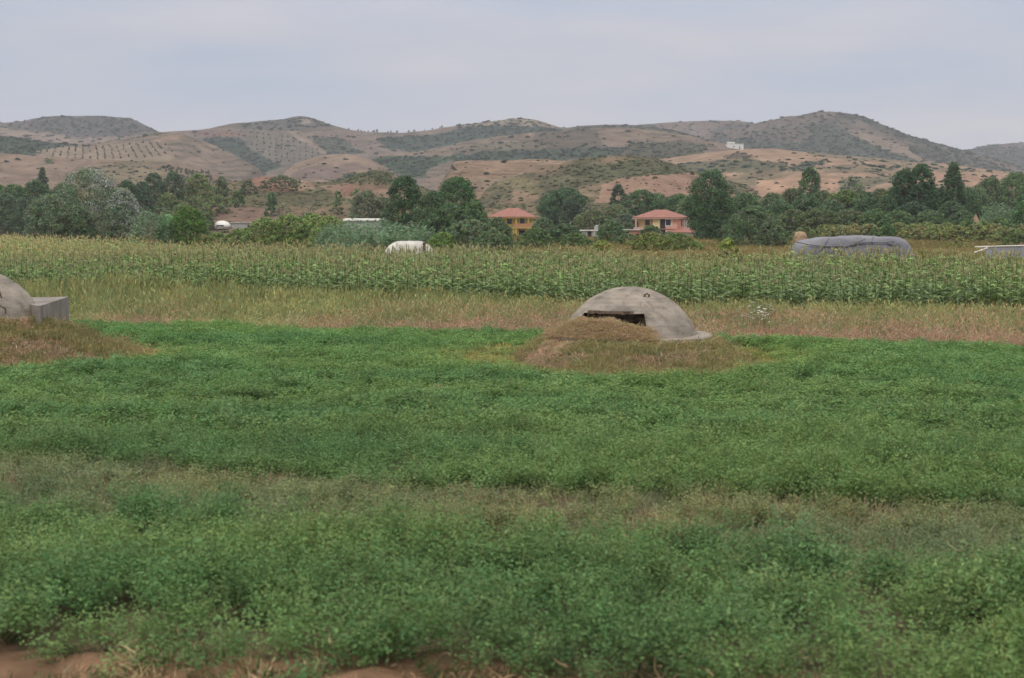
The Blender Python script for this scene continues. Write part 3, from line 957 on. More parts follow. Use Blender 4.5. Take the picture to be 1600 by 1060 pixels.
# tall dry grass between alfalfa and corn
xx, yy = wedge(37, 80, 8.5, 1.2)
e = (fbm(xx * 0.6, yy * 0.6, 80, 3) - 0.5) * 2.2
k = (yy + e * .6 > y_far(xx) - 0.1) & (yy + e < y_corn0(xx) + 1.0)
d1, d2 = np.hypot(xx - B1[0], yy - B1[1]), np.hypot(xx - B2[0], yy - B2[1])
k &= (d1 > 2.2) & (d2 > 2.0)
xx, yy = xx[k], yy[k]
n = len(xx)
u = np.clip((yy - y_far(xx)) / (y_corn0(xx) - y_far(xx)), 0, 1)
gn = fbm(xx * 0.25, yy * 0.25, 81, 4)
lft = np.clip(-(xx - 3) / 16, 0, 1)
hgt = (0.26 + (0.32 + 0.65 * lft) * u) * rng.uniform(.65, 1.2, n) * (0.8 + 0.5 * gn)
mixy = np.clip(u * 1.25 + lft * 0.9 - 0.32 + (gn - .5) * 1.8, 0, 1)[:, None]
tint = np.array((0.46, 0.325, 0.23)) * (1 - mixy) + np.array((0.40, 0.42, 0.19)) * mixy
tint = np.where(((rng.random(n) < .32 + .25 * lft) & (u > .2))[:, None], np.array((0.25, 0.31, 0.14)), tint)
tint = tint * rng.uniform(.72, 1.25, (n, 1))
scatter('tall_grass', np.stack([xx, yy, np.zeros(n) - .02], 1), np.stack([np.full(n, 1.25), np.full(n, 1.25), hgt], 1), rots(n, .30), rng.integers(0, 4, n), tint, GS[4:], M_GRASS,
        'tall reddish and yellow dry grass between alfalfa and corn', 'dry grass')
print('tall grass', n)
# meadow beyond the corn, right of and behind the sheeted stack
xx, yy = wedge(74, 330, 0.9, 1.15)
k = (yy > y_corn1(xx) + 1) & (rng.random(len(xx)) < np.clip(120 / yy, .15, 1)) & ((xx > -20) | (rng.random(len(xx)) < .4))
xx, yy = xx[k], yy[k]
n = len(xx)
gn = fbm(xx / 14, yy / 14, 83, 4)[:, None]
tint = np.where(gn > .5, np.array((0.30, 0.245, 0.105)), np.array((0.20, 0.195, 0.07))) * rng.uniform(.7, 1.25, (n, 1))
sc_ = rng.uniform(.8, 1.4, n) * np.clip(yy / 120, 1, 2.2)
zz = ground_arr(xx, yy)
scatter('meadow_grass', np.stack([xx, yy, zz - .03], 1), np.stack([sc_ * 2.0, sc_ * 2.0, sc_ * .22], 1), rots(n, .1), rng.integers(0, 4, n), tint, GS[4:], M_GRASS,
        'yellowing rough grass behind the corn and around the grey stack', 'grass')
print('meadow', n)
# white wildflowers: small heads on thin stems
def flower_src(i):
    g = np.random.default_rng(900 + i)
    V, Q, C = [], [], []
    k = 0
    for j in range(3):
        b = np.array([g.normal(0, .08), g.normal(0, .08), 0])
        t = b + np.array([g.normal(0, .06), g.normal(0, .06), g.uniform(.6, 1.0)])
        s = np.array([.005, 0, 0])
        V += [b - s, b + s, t + s, t - s]
        Q += [(k, k + 1, k + 2, k + 3)]
        C += [(0.15, .17, .07)] * 4
        k += 4
        for d in range(4):
            a = g.uniform(0, 6.28)
            u_, w_ = np.array([math.cos(a), math.sin(a), .15]) * .055, np.array([-math.sin(a), math.cos(a), .1]) * .04
            V += [t - u_, t - w_, t + u_, t + w_]
            Q += [(k, k + 1, k + 2, k + 3)]
            C += [(0.75, .75, .68)] * 4
            k += 4
    return mesh_np('flower', np.array(V), np.array(Q), np.array(C))
fx, fy = [], []
for i in range(26):
    p = at(random.gauss(1190, 17), 520, 43.5 + random.gauss(0, 1.3))
    fx.append(p.x)
    fy.append(p.y)
n = len(fx)
scatter('wildflowers', np.stack([fx, fy, np.zeros(n)], 1), np.full((n, 3), 1.0) * rng.uniform(.6, 1.0, (n, 1)), rots(n, .1), rng.integers(0, 2, n), np.ones((n, 3)), [flower_src(0), flower_src(1)], M_GRASS,
        'patch of white wildflowers in the dry grass right of the bunker', 'flowers')

# --- corn: rows of plants; the front ones as plants of their own
CSRC = [corn_parts(i) for i in range(6)]
def mesh_l(name, T):
    return mesh_np(name, np.array(T[0]), np.array(T[1]), np.clip(np.array(T[2]), .005, 1))
def joined(a, b):
    o = len(a[0])
    return (a[0] + b[0], a[1] + [tuple(i + o for i in q) for q in b[1]], a[2] + b[2])
CM = [mesh_l('corn_plant', joined(a, b)) for a, b in CSRC]
leafM = [mesh_l('corn_stalk', a) for a, b in CSRC]
tasM = [mesh_l('corn_tassel', b) for a, b in CSRC]
M_CORN = foliage_mat('corn_leaves', trans=0.3, spec=0.3)
M_TAS = foliage_mat('corn_tassels', trans=0.2, spec=0.1)
for me in leafM:
    me.materials.append(M_CORN)
for me in tasM:
    me.materials.append(M_TAS)
rowdir = np.array([1.0, -0.27]) / math.hypot(1, .27)
perp = np.array([-rowdir[1], rowdir[0]])
pts = []
origin = np.array([0.0, 55.6])
for r in range(0, 190):
    off = r * 0.78 if r < 60 else 60 * .78 + (r - 60) * 0.95
    step = 0.36 if r < 30 else (0.42 if r < 60 else 0.62)
    sarr = np.arange(-110, 75, step)
    q = origin + perp * off + rowdir * sarr[:, None] + rng.normal(0, .09, (len(sarr), 2))
    pts.append(np.column_stack([q, np.full(len(q), r)]))
P = np.concatenate(pts)
k = (np.abs(P[:, 0]) < 0.344 * 1.15 * P[:, 1] + 1) & (P[:, 1] < y_corn1(P[:, 0]))
P = P[k]
P = P[P[:, 1] > y_corn0(P[:, 0]) + 4.5 * (fbm(P[:, 0] * .35, P[:, 1] * .1, 94, 3) - .42)]
gap = fbm(P[:, 0] * .2, P[:, 1] * .2, 91, 3)
P = P[rng.random(len(P)) < np.clip((gap - .22) * 8, 0.1, .97)]
hn = fbm(P[:, 0] * .12, P[:, 1] * .12, 92, 3)
sc_h = (0.70 + 0.42 * hn) * rng.uniform(.78, 1.16, len(P))
edge = np.clip((P[:, 1] - y_corn0(P[:, 0])) / 5.0, 0, 1)
sc_h *= 0.86 + 0.14 * edge
front = np.where((P[:, 2] < 5) & (np.abs(P[:, 0]) < 0.344 * P[:, 1]))[0]
front = front[np.argsort(P[front, 1] - y_corn0(P[front, 0]))][:300]
isf = np.zeros(len(P), bool)
isf[front] = True
for a in front:
    v = int(rng.integers(0, 6))
    e_ = empty('corn_plant', (P[a, 0], P[a, 1], 0.0), rng.uniform(0, 6.28))
    s_ = sc_h[a]
    e_.scale = (1.0, 1.0, s_)
    tag(e_, 'green corn plant with drooping leaves in the front row of the corn', 'corn plant', 'corn plants along the front edge of the field')
    link('stalk', leafM[v], None, e_)
    link('tassel', tasM[v], None, e_)
Pm, sm = P[~isf], sc_h[~isf]
n = len(Pm)
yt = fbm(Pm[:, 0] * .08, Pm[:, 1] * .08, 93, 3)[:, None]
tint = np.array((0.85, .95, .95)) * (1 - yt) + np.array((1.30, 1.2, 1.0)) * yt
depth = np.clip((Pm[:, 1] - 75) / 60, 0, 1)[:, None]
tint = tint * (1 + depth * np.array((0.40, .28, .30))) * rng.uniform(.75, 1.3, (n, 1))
wsc = rng.uniform(.9, 1.2, n)
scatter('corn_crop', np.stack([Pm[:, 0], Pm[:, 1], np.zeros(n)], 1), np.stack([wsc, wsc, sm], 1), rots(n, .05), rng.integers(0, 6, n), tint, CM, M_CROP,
        'field of tasselled corn stretching back to the trees', 'corn')
print('corn', n)

# --- scrub on the hills
BS = [bush_src(i) for i in range(5)]
bx, bs, bt = [], [], []
for hl in HILLS:
    kk = hl.Yc / 1000.0
    ppx, ppy = project(hl.V)
    vis = (ppx > -60) & (ppx < 1660) & (hl.V[:, 1] < hl.Yc * 1.01)
    w = np.clip(hl.sden, 0, 1) * vis
    width = 0.72 * hl.Yc
    ntot = int(4200 * w.sum() / max(vis.sum(), 1) * min(1.0, vis.sum() / 30000.0)) if vis.sum() else 0
    ntot = int(ntot * (5.5 if hl.Yc < 640 else 2.6))
    if ntot < 5:
        continue
    ii = rng.choice(len(w), ntot, p=w / w.sum())
    p = hl.V[ii].copy()
    p[:, 0] += rng.normal(0, 1.6 * kk, ntot)
    p[:, 1] += rng.normal(0, 2.5 * kk, ntot)
    p[:, 2] = hl.h(p[:, 0], p[:, 1]) - 0.15
    s = rng.uniform(hl.ssize[0], hl.ssize[1], ntot) * max(0.7, kk * 0.85) * rng.choice([.55, .8, 1.25], ntot)
    c = hl.scolor[ii] * rng.uniform(.65, 1.5, (ntot, 1)) * (1 + rng.normal(0, .12, (ntot, 3)))
    bx.append(p)
    bs.append(np.stack([s * 1.25, s * 1.25, s * rng.uniform(.6, 1.0, ntot)], 1))
    bt.append(c)
bx, bs, bt = np.concatenate(bx), np.concatenate(bs), np.concatenate(bt)
n = len(bx)
scatter('hill_scrub', bx, bs, rots(n, .08), rng.integers(0, 5, n), bt, BS, M_CROP, 'low dark scrub dotted over the hillsides', 'scrub')
print('scrub', n)

# orchard and skyline trees on the hills: single small trees
def small_tree_mesh(i, cone):
    g = np.random.default_rng(1200 + i)
    n = 150
    z = g.uniform(.12, 1, n)
    r = (np.interp(z, [0, .2, .5, .85, 1], [.3, .5, .42, .2, .03]) if cone else np.interp(z, [0, .25, .55, .85, 1], [.25, .48, .5, .32, .08])) * g.uniform(.5, 1.05, n)
    a = g.uniform(0, 6.28, n)
    C = np.stack([np.cos(a) * r, np.sin(a) * r, z], 1)
    N = unit(C - np.array([0, 0, .5]) + g.normal(0, .3, (n, 3)))
    D = unit(np.cross(N, rnd_dirs(n, g)))
    V, Q = quads(C, D, np.cross(N, D), g.uniform(.16, .28, n), g.uniform(.11, .2, n))
    cl = np.array((0.042, 0.058, 0.04) if cone else (0.062, 0.075, 0.05)) * g.uniform(.7, 1.35, n)[:, None]
    C_ = np.repeat(cl, 4, 0)
    tk = np.array([(-.035, 0, 0), (.035, 0, 0), (.025, 0, .45), (-.025, 0, .45), (0, -.035, 0), (0, .035, 0), (0, .025, .45), (0, -.025, .45)])
    b = len(V)
    V = np.concatenate([V, tk])
    Q = np.concatenate([Q, [[b, b + 1, b + 2, b + 3], [b + 4, b + 5, b + 6, b + 7]]])
    C_ = np.concatenate([C_, np.tile((.08, .06, .045), (8, 1))])
    me = mesh_np('hill_tree', V, Q, C_)
    me.materials.append(M_LEAF)
    return me
OM = [small_tree_mesh(i, False) for i in range(4)]
PM = [small_tree_mesh(10 + i, True) for i in range(3)]
def hill_tree(px, py, hpx, hill, meshes, name, label, cat, group, crest=False):
    if crest:
        y = hill.Yc
        p = at(px, py, y)
        z = float(hill.h(np.array([p.x]), np.array([y]))[0])
        p = Vector((p.x, y, z))
    else:
        lo = None
        for y in np.linspace(hill.Yf, hill.Yc, 260):
            q = at(px, py, y)
            if q.z <= float(hill.h(np.array([q.x]), np.array([y]))[0]):
                lo = q
                break
        if lo is None:
            return
        p = lo
    o = link(name, random.choice(meshes), None, None, (p.x, p.y, p.z - .15))
    s = hpx / F * p.y * random.uniform(.8, 1.2)
    o.scale = (s * random.uniform(.8, 1.1), s * random.uniform(.8, 1.1), s)
    o.rotation_euler = (0, 0, random.uniform(0, 6.28))
    tag(o, label, cat, group)
H_L5, H_L7, H_L8, H_L6 = HILLS[4], HILLS[6], HILLS[7], HILLS[5]
for c in range(19):
    for r in range(8):
        tt = r / 7
        px_ = 66 + c * 10.5 + tt * (c - 6) * 1.6 + random.gauss(0, .6)
        py_ = 229 + tt * 20 - max(0, c - 8) * 0.5 + (c < 6) * (5 - c) * .8 + random.gauss(0, .6)
        if random.random() < .2:
            continue
        hill_tree(px_, py_, 3.2, H_L7, OM, 'olive_tree', 'small dark olive tree in the planted rows on the left hillside', 'olive tree', 'orchard rows on the left hillside')
for c in range(22):
    for r in range(9):
        px_, py_ = 296 + c * 9.6 + random.gauss(0, .8), 205 + r * 6.2 + c * 1.3 - 10 + random.gauss(0, .5)
        if inpoly(np.array([px_]), np.array([py_]), [(296, 213), (380, 205), (450, 203), (500, 236), (512, 243), (450, 258), (405, 238), (345, 219)])[0] and random.random() < .9:
            hill_tree(px_, py_, 3.0, H_L5, OM, 'olive_tree', 'small grey-green olive tree in the slanting rows on the slope below the central peak', 'olive tree', 'orchard rows below the central peak')
for c in range(13):
    for r in range(4):
        hill_tree(255 + c * 6 + r * 4 + random.gauss(0, 1), 262 + r * 6 + c * .9 + random.gauss(0, .8), 4.6, H_L8, OM, 'young_tree', 'young dark tree in loose rows on the low brown hill behind the silver poplar', 'young tree', 'young trees on the low brown hill')
for px_ in (548, 556, 563, 571, 577, 584, 591, 596, 604, 611, 620, 628, 640, 651, 663, 674, 684, 692):
    hill_tree(px_ + random.gauss(0, 4), 206, random.uniform(1.8, 5.2), H_L5, PM, 'skyline_conifer', 'tiny dark conifer standing on the skyline saddle', 'conifer', 'conifers on the skyline saddle', crest=True)

# ------------------------------------------------------------------ trees of the belt
PROF = {
    'poplar': [(0, .45), (.12, .75), (.35, 1), (.6, .97), (.8, .80), (.93, .55), (1, .22)],
    'round': [(0, .35), (.2, .78), (.5, 1), (.75, .85), (.92, .5), (1, .15)],
    'bush': [(0, .98), (.3, 1), (.6, .86), (.85, .55), (1, .15)],
    'cone': [(0, .85), (.25, 1), (.55, .78), (.8, .42), (1, .05)],
    'sparse': [(0, .4), (.3, .9), (.6, 1), (.85, .7), (1, .2)],
}
DK, MD, OL, GG, YG, RD, GR, SV = (0.036, 0.062, 0.032), (0.055, 0.088, 0.036), (0.088, 0.102, 0.042), (0.082, 0.102, 0.070), (0.13, 0.14, 0.042), (0.130, 0.205, 0.118), (0.115, 0.112, 0.092), (0.52, 0.54, 0.53)
tcount = [0]
def tree(px, top, w_px, Y, style, c, label, name='tree', cat='tree', group=None, lean=0.0, silver=0.0):
    tcount[0] += 1
    g = np.random.default_rng(2000 + tcount[0])
    tp = at(px, top, Y)
    z0 = ground_z(tp.x, Y) - 0.1
    h, w = max(tp.z - z0, 1.0) * (1.10 if style == 'bush' else 1.04), w_px / F * Y * (1.17 if style == 'bush' else 1.10)
    x0 = tp.x - lean * w * 0.6
    L = max(0.16, 1.8 * Y / 1487)
    pr = np.array(PROF[style])
    fill = 9.0 if style != 'sparse' else 2.0
    nleaf = int(np.clip(fill * w * h / (L * L * 0.5), 900, 15000))
    nc = int(np.clip(nleaf / 20, 40, 420))
    zb = 0.0 if style == 'bush' else 0.07
    # clumps: uneven lobes on the profile
    z = g.uniform(0, 1, nc) ** 0.85
    rr = np.interp(z, pr[:, 0], pr[:, 1])
    a = g.uniform(0, 2 * math.pi, nc)
    lobe = 0.95 + 0.42 * (vnoise(a * 1.6 + 5 * tcount[0], z * 4.2, tcount[0]) - 0.4)
    rad = rr * lobe * np.sqrt(g.uniform(.30, 1.0, nc))
    cs = 0.098 * min(w, h * 0.8) * g.uniform(.65, 1.3, nc)
    CC = np.stack([np.cos(a) * rad * (w / 2 - cs * .25), np.sin(a) * rad * (w / 2 - cs * .25), (zb + (1 - zb) * z) * (h - cs * .9)], 1)
    CC[:, 0] += lean * w * (CC[:, 2] / h) ** 1.6 * 0.6
    k = g.integers(0, nc, nleaf)
    off = rnd_dirs(nleaf, g) * (cs[k] * g.uniform(.35, 1.15, nleaf))[:, None]
    off[:, 2] *= 0.75
    C = CC[k] + off
    C[:, 2] = np.maximum(C[:, 2], 0.05)
    N = unit(off + g.normal(0, .45, (nleaf, 3)) * cs[k][:, None] + np.array([0, 0, .35]) * cs[k][:, None])
    D = unit(np.cross(N, rnd_dirs(nleaf, g)))
    S = np.cross(N, D)
    ll, lw = g.uniform(.7, 1.35, nleaf) * L, g.uniform(.4, .75, nleaf) * L
    V, Q = quads(C, D, S, ll, lw)
    ctone = g.uniform(.68, 1.42, nc) * (1 + 0)
    chue = 1 + g.normal(0, .10, (nc, 3))
    lc = np.array(c) * np.array((2.05, 2.25, 1.90)) * (ctone[k] * g.uniform(.75, 1.28, nleaf))[:, None] * chue[k]
    if silver > 0:
        sx_ = CC[:, 0] / w + CC[:, 2] / h
        sil = g.random(nc) < np.clip(silver * (sx_ - 0.15), 0, .9)
        m = sil[k] & (g.random(nleaf) < .62)
        lc[m] = np.array(SV) * g.uniform(.6, 1.15, m.sum())[:, None]
    root = empty(name, (x0, Y, z0))
    tag(root, label, cat, group)
    me = mesh_np('crown', V, Q, np.repeat(np.clip(lc, .004, .8), 4, 0))
    link('crown', me, M_LEAF, root)
    mb = MB()
    tr = 0.022 * h + 0.03
    top_ = 0.72 * h
    pts_ = [(lean * w * .6 * (t ** 1.6), 0, t * top_) for t in (0, .25, .5, .75, 1)]
    if style == 'bush':
        for j in range(4):
            aa = j * 1.6 + g.uniform(0, 1)
            q = (math.cos(aa) * w * .22, math.sin(aa) * w * .22, h * .6)
            mb.tube([(0, 0, 0), (q[0] * .4, q[1] * .4, h * .25), q], [tr * .8, tr * .5, tr * .15], 6)
    else:
        mb.tube(pts_, [tr, tr * .85, tr * .65, tr * .45, tr * .2], 7)
        for j in range(6):
            t = g.uniform(.25, .8)
            aa = g.uniform(0, 6.28)
            b_ = (lean * w * .6 * t ** 1.6, 0, t * top_)
            e_ = (b_[0] + math.cos(aa) * w * .32, math.sin(aa) * w * .32, b_[2] + h * .16)
            mb.tube([b_, ((b_[0] + e_[0]) / 2, e_[1] / 2, b_[2] + h * .06), e_], [tr * .4, tr * .28, tr * .1], 5)
    mb.build('trunk' if style != 'bush' else 'stems', M_BARK, root)
    return root

def shrub(*a, **k):
    k.setdefault('name', 'shrub'); k.setdefault('cat', 'shrub')
    return tree(*a, **k)

def reeds(px, top, w_px, Y, c, label, group=None):
    """a clump of tall cane: upright stems with arching blades"""
    tcount[0] += 1
    g = np.random.default_rng(3000 + tcount[0])
    tp = at(px, top, Y)
    z0 = ground_z(tp.x, Y) - .1
    h, w = max(tp.z - z0, 1.5), w_px / F * Y
    n = int(np.clip(w * 30, 60, 260))
    V, C = [], []
    mb = MB()
    for j in range(n):
        b = np.array([g.uniform(-.5, .5) * w, g.normal(0, .16) * w, 0])
        hh = h * g.uniform(.72, 1.03) * (1 - .55 * (2 * abs(b[0]) / w) ** 3)
        ln = np.array([g.normal(0, .09), g.normal(0, .09), 1]) * hh
        m = 11
        t = g.uniform(.2, 1, m)
        a = g.uniform(0, 6.28, m)
        d = unit(np.stack([np.cos(a), np.sin(a), g.uniform(-.2, .9, m)], 1))
        L = g.uniform(.5, 1.0, m) * max(.55, Y * .0030)
        Cn = b + ln * t[:, None] + d * (L / 2)[:, None] * .9
        S = unit(np.cross(d, rnd_dirs(m, g)))
        vv, _ = quads(Cn, d, S, L, L * .28)
        V.append(vv)
        C.append(np.repeat(np.array(c) * 1.45 * g.uniform(.65, 1.3) * g.uniform(.75, 1.3, m)[:, None], 4, 0))
        if j % 4 == 0:
            mb.tube([b, b + ln * .9], [.02, .008], 4)
    V = np.concatenate(V)
    V[:, 2] = np.maximum(V[:, 2], .02)
    root = empty('reed_clump', (tp.x, Y, z0))
    tag(root, label, 'reeds', group)
    link('blades', mesh_np('blades', V, np.arange(len(V)).reshape(-1, 4), np.concatenate(C)), M_LEAF, root)
    mb.build('canes', M_STRAW, root)
    return root

# left
shrub(78, 309, 78, 205, 'bush', GG, 'large rounded grey-green shrub just left of the silver-leaved poplar')
tree(140, 263, 100, 214, 'poplar', (0.075, 0.095, 0.062), 'tall poplar with silvery white leaves at the left end of the corn', name='poplar', lean=.12, silver=.55)
tree(192, 301, 58, 209, 'bush', (0.088, 0.105, 0.075), 'low white-leaved poplar bush on the right foot of the tall silver poplar', name='poplar', silver=1.0)
shrub(118, 325, 62, 206, 'bush', (0.065, 0.082, 0.052), 'dark grey shrub in front of the trunk of the tall silver poplar')
reeds(238, 322, 68, 204, RD, 'pale bluish green reed clump between the silver poplar and a dark green bush')
shrub(294, 327, 60, 205, 'bush', (0.052, 0.088, 0.022), 'bright dark green bush right of the pale reeds on the left', )
shrub(262, 338, 40, 206, 'bush', RD, 'small pale green shrub squeezed between the left reeds and the dark green bush')
# hedge along the back of the corn
HG = 'hedge shrubs along the back of the corn'
for px_, tp_, wd_, y_ in ((340, 365, 40, 190), (374, 359, 50, 188), (414, 343, 66, 186), (450, 338, 74, 185), (486, 337, 74, 184), (516, 341, 60, 178)):
    shrub(px_, tp_, wd_, y_, 'bush', (0.105, 0.128, 0.052), 'olive green hedge shrub in the row between the white dome and the reeds', group=HG)
RG = 'reed clumps left of the two leaning poplars'
for px_, tp_, wd_, y_ in ((524, 347, 60, 160), (556, 343, 70, 158), (592, 342, 74, 156), (628, 344, 70, 154), (658, 354, 54, 150), (575, 358, 80, 140), (540, 360, 70, 142), (622, 360, 60, 140)):
    reeds(px_, tp_, wd_, y_, RD, 'bluish green cane clump in the thicket behind the white sheeted heap', group=RG)
# two leaning poplars and company
tree(632, 276, 54, 250, 'poplar', DK, 'tall dark poplar left of the yellow house, left one of a leaning pair', name='poplar', lean=.16)
tree(716, 277, 66, 250, 'poplar', (0.040, 0.072, 0.034), 'tall dark poplar next to the yellow house, right one of a leaning pair', name='poplar', lean=.22)
tree(676, 303, 62, 244, 'bush', (0.045, 0.07, 0.038), 'dark bushy tree filling the gap between the two leaning poplars')
tree(704, 322, 84, 240, 'bush', (0.05, 0.078, 0.04), 'broad dark bush at the feet of the two leaning poplars')
tree(742, 316, 42, 246, 'bush', (0.05, 0.08, 0.04), 'rounded dark bush touching the left eave of the yellow house')
shrub(735, 346, 92, 175, 'bush', (0.072, 0.09, 0.058), 'wide grey-green willow shrub below the left side of the yellow house')
shrub(776, 343, 52, 178, 'bush', (0.068, 0.088, 0.052), 'grey-green shrub hiding the ground floor of the yellow house on its left')
shrub(692, 366, 52, 132, 'bush', (0.085, 0.122, 0.038), 'low fresh green bush right beside the white sheeted heap')
shrub(768, 362, 60, 150, 'bush', (0.066, 0.086, 0.05), 'low dark shrub under the yellow house at the corn edge')
# between the houses
shrub(850, 343, 44, 215, 'bush', (0.062, 0.085, 0.052), 'rounded shrub against the right side of the yellow house')
shrub(882, 352, 60, 215, 'bush', (0.055, 0.078, 0.045), 'dark shrub between the yellow house and the grey flat-roofed hut')
shrub(838, 358, 56, 190, 'bush', (0.060, 0.085, 0.04), 'low green shrub in front of the right corner of the yellow house')
shrub(900, 366, 50, 195, 'bush', MD, 'small green shrub in front of the grey flat-roofed hut')
shrub(956, 347, 46, 225, 'bush', (0.060, 0.085, 0.048), 'green shrub between the water tank and the pink house')
shrub(982, 366, 44, 205, 'bush', (0.07, 0.09, 0.05), 'low shrub in front of the red-roofed annex left of the pink house')
shrub(940, 377, 34, 150, 'bush', YG, 'small yellow-green bush at the corn edge left of the pink house', )
shrub(1018, 354, 42, 240, 'bush', (0.052, 0.082, 0.040), 'rounded dark bush hiding the ground floor of the pink house')
shrub(1046, 363, 24, 230, 'bush', (0.062, 0.09, 0.045), 'small bush in front of the lean-to roof of the pink house')
shrub(1018, 366, 76, 165, 'bush', (0.098, 0.105, 0.040), 'wide olive brown bush in front of the pink house at the corn edge')
shrub(1060, 367, 64, 168, 'bush', (0.082, 0.105, 0.038), 'olive green bush under the lean-to of the pink house')
shrub(1138, 374, 32, 125, 'bush', YG, 'yellow-green bush at the foot of the tallest tree right of the pink house')
# behind the houses
tree(884, 294, 74, 420, 'round', DK, 'broad dark tree on the slope above the gap between the two houses')
tree(862, 299, 40, 425, 'round', (0.042, 0.062, 0.038), 'smaller dark tree on the left of the broad tree above the two houses')
tree(893, 312, 38, 405, 'bush', (0.035, 0.052, 0.032), 'dark bush at the foot of the broad tree above the two houses')
tree(966, 290, 30, 415, 'round', (0.040, 0.055, 0.035), 'narrow dark tree behind the left eave of the pink house')
tree(1002, 297, 72, 410, 'round', (0.042, 0.07, 0.034), 'broad green tree rising behind the roof of the pink house')
tree(1060, 304, 62, 408, 'round', (0.045, 0.075, 0.035), 'green tree between the pink house roof and the tallest dark tree')
shrub(962, 322, 56, 395, 'bush', (0.075, 0.088, 0.045), 'olive bush behind the left end of the pink house')
shrub(978, 335, 46, 375, 'bush', (0.06, 0.075, 0.055), 'grey-green bush touching the left balcony of the pink house')
shrub(925, 330, 60, 395, 'bush', (0.075, 0.085, 0.045), 'low olive bush on the slope above the grey flat-roofed hut')
# tall tree right of the pink house and the mass beside it
tree(1112, 266, 74, 262, 'poplar', DK, 'tallest dense dark tree right of the pink house', lean=.06)
tree(1124, 300, 60, 258, 'bush', (0.034, 0.058, 0.03), 'dark lower growth on the right flank of the tallest tree')
tree(1164, 302, 56, 275, 'round', (0.055, 0.085, 0.045), 'lighter green tree just right of the tallest tree')
tree(1178, 326, 92, 205, 'bush', (0.058, 0.078, 0.046), 'big grey-green bush standing in front of the tree mass left of the grey stack')
shrub(1205, 348, 44, 190, 'bush', (0.062, 0.08, 0.05), 'grey-green shrub left of the straw stack')
tree(1218, 316, 60, 290, 'bush', (0.05, 0.078, 0.042), 'green bush behind the big grey-green bush left of the grey stack')
tree(1266, 264, 38, 330, 'poplar', (0.055, 0.082, 0.046), 'slim round-topped poplar standing alone above the bushes behind the grey stack', name='poplar')
tree(1262, 308, 66, 300, 'bush', (0.045, 0.07, 0.038), 'dark bush at the foot of the slim round-topped poplar')
tree(1300, 316, 60, 296, 'bush', (0.05, 0.075, 0.045), 'grey-green bush behind the middle of the grey stack')
tree(1334, 276, 40, 335, 'sparse', (0.05, 0.07, 0.042), 'thin open-crowned tree with sky gaps right of the slim poplar')
tree(1322, 297, 66, 318, 'round', (0.072, 0.092, 0.038), 'yellowish green round tree below the thin open-crowned tree')
tree(1358, 306, 62, 305, 'bush', (0.044, 0.068, 0.04), 'dark bush behind the right half of the grey stack')
tree(1386, 312, 46, 300, 'bush', (0.042, 0.066, 0.036), 'dark bush on the left foot of the tall twin trees')
tree(1414, 265, 44, 290, 'poplar', (0.036, 0.06, 0.034), 'tall dark tree, left half of the twin crown at right', name='poplar')
tree(1440, 259, 44, 288, 'poplar', (0.036, 0.062, 0.036), 'tall dark tree, right half of the twin crown at right', name='poplar')
tree(1490, 257, 50, 285, 'cone', (0.038, 0.062, 0.036), 'tall pointed dark tree standing apart right of the twin crowns', name='poplar')
tree(1464, 300, 44, 286, 'bush', (0.036, 0.06, 0.034), 'dark bush in the gap between the twin crowns and the pointed tree')
tree(1426, 320, 76, 280, 'bush', (0.036, 0.058, 0.034), 'dark undergrowth below the twin crowns')
tree(1486, 318, 64, 278, 'bush', (0.038, 0.06, 0.034), 'dark undergrowth below the pointed tree')
FB = 'dark bushes filling the tree mass behind the grey stack'
for px_, tp_, wd_, y_ in ((1208, 306, 60, 318), (1238, 300, 56, 322), (1284, 303, 62, 326), (1312, 308, 62, 322), (1346, 312, 60, 316), (1376, 300, 56, 314), (1400, 296, 52, 310), (1444, 290, 60, 306), (1512, 298, 56, 312),
                          (1240, 330, 70, 282), (1280, 328, 70, 280), (1325, 330, 72, 278), (1368, 330, 70, 276), (1404, 332, 66, 274), (1452, 332, 70, 272), (1505, 332, 60, 270)):
    tree(px_, tp_, wd_, y_, 'bush', (0.048 + .02 * random.random(), 0.070 + .018 * random.random(), 0.042), 'dark green bush within the unbroken tree mass behind the grey stack', group=FB)
FH = 'bushes filling the slope behind the two houses'
for px_, tp_, wd_, y_ in ((1028, 305, 50, 418), (1082, 308, 54, 400), (1088, 330, 50, 380)):
    tree(px_, tp_, wd_, y_, 'bush', (0.062, 0.080, 0.044), 'dull green bush on the slope right behind the two houses', group=FH)
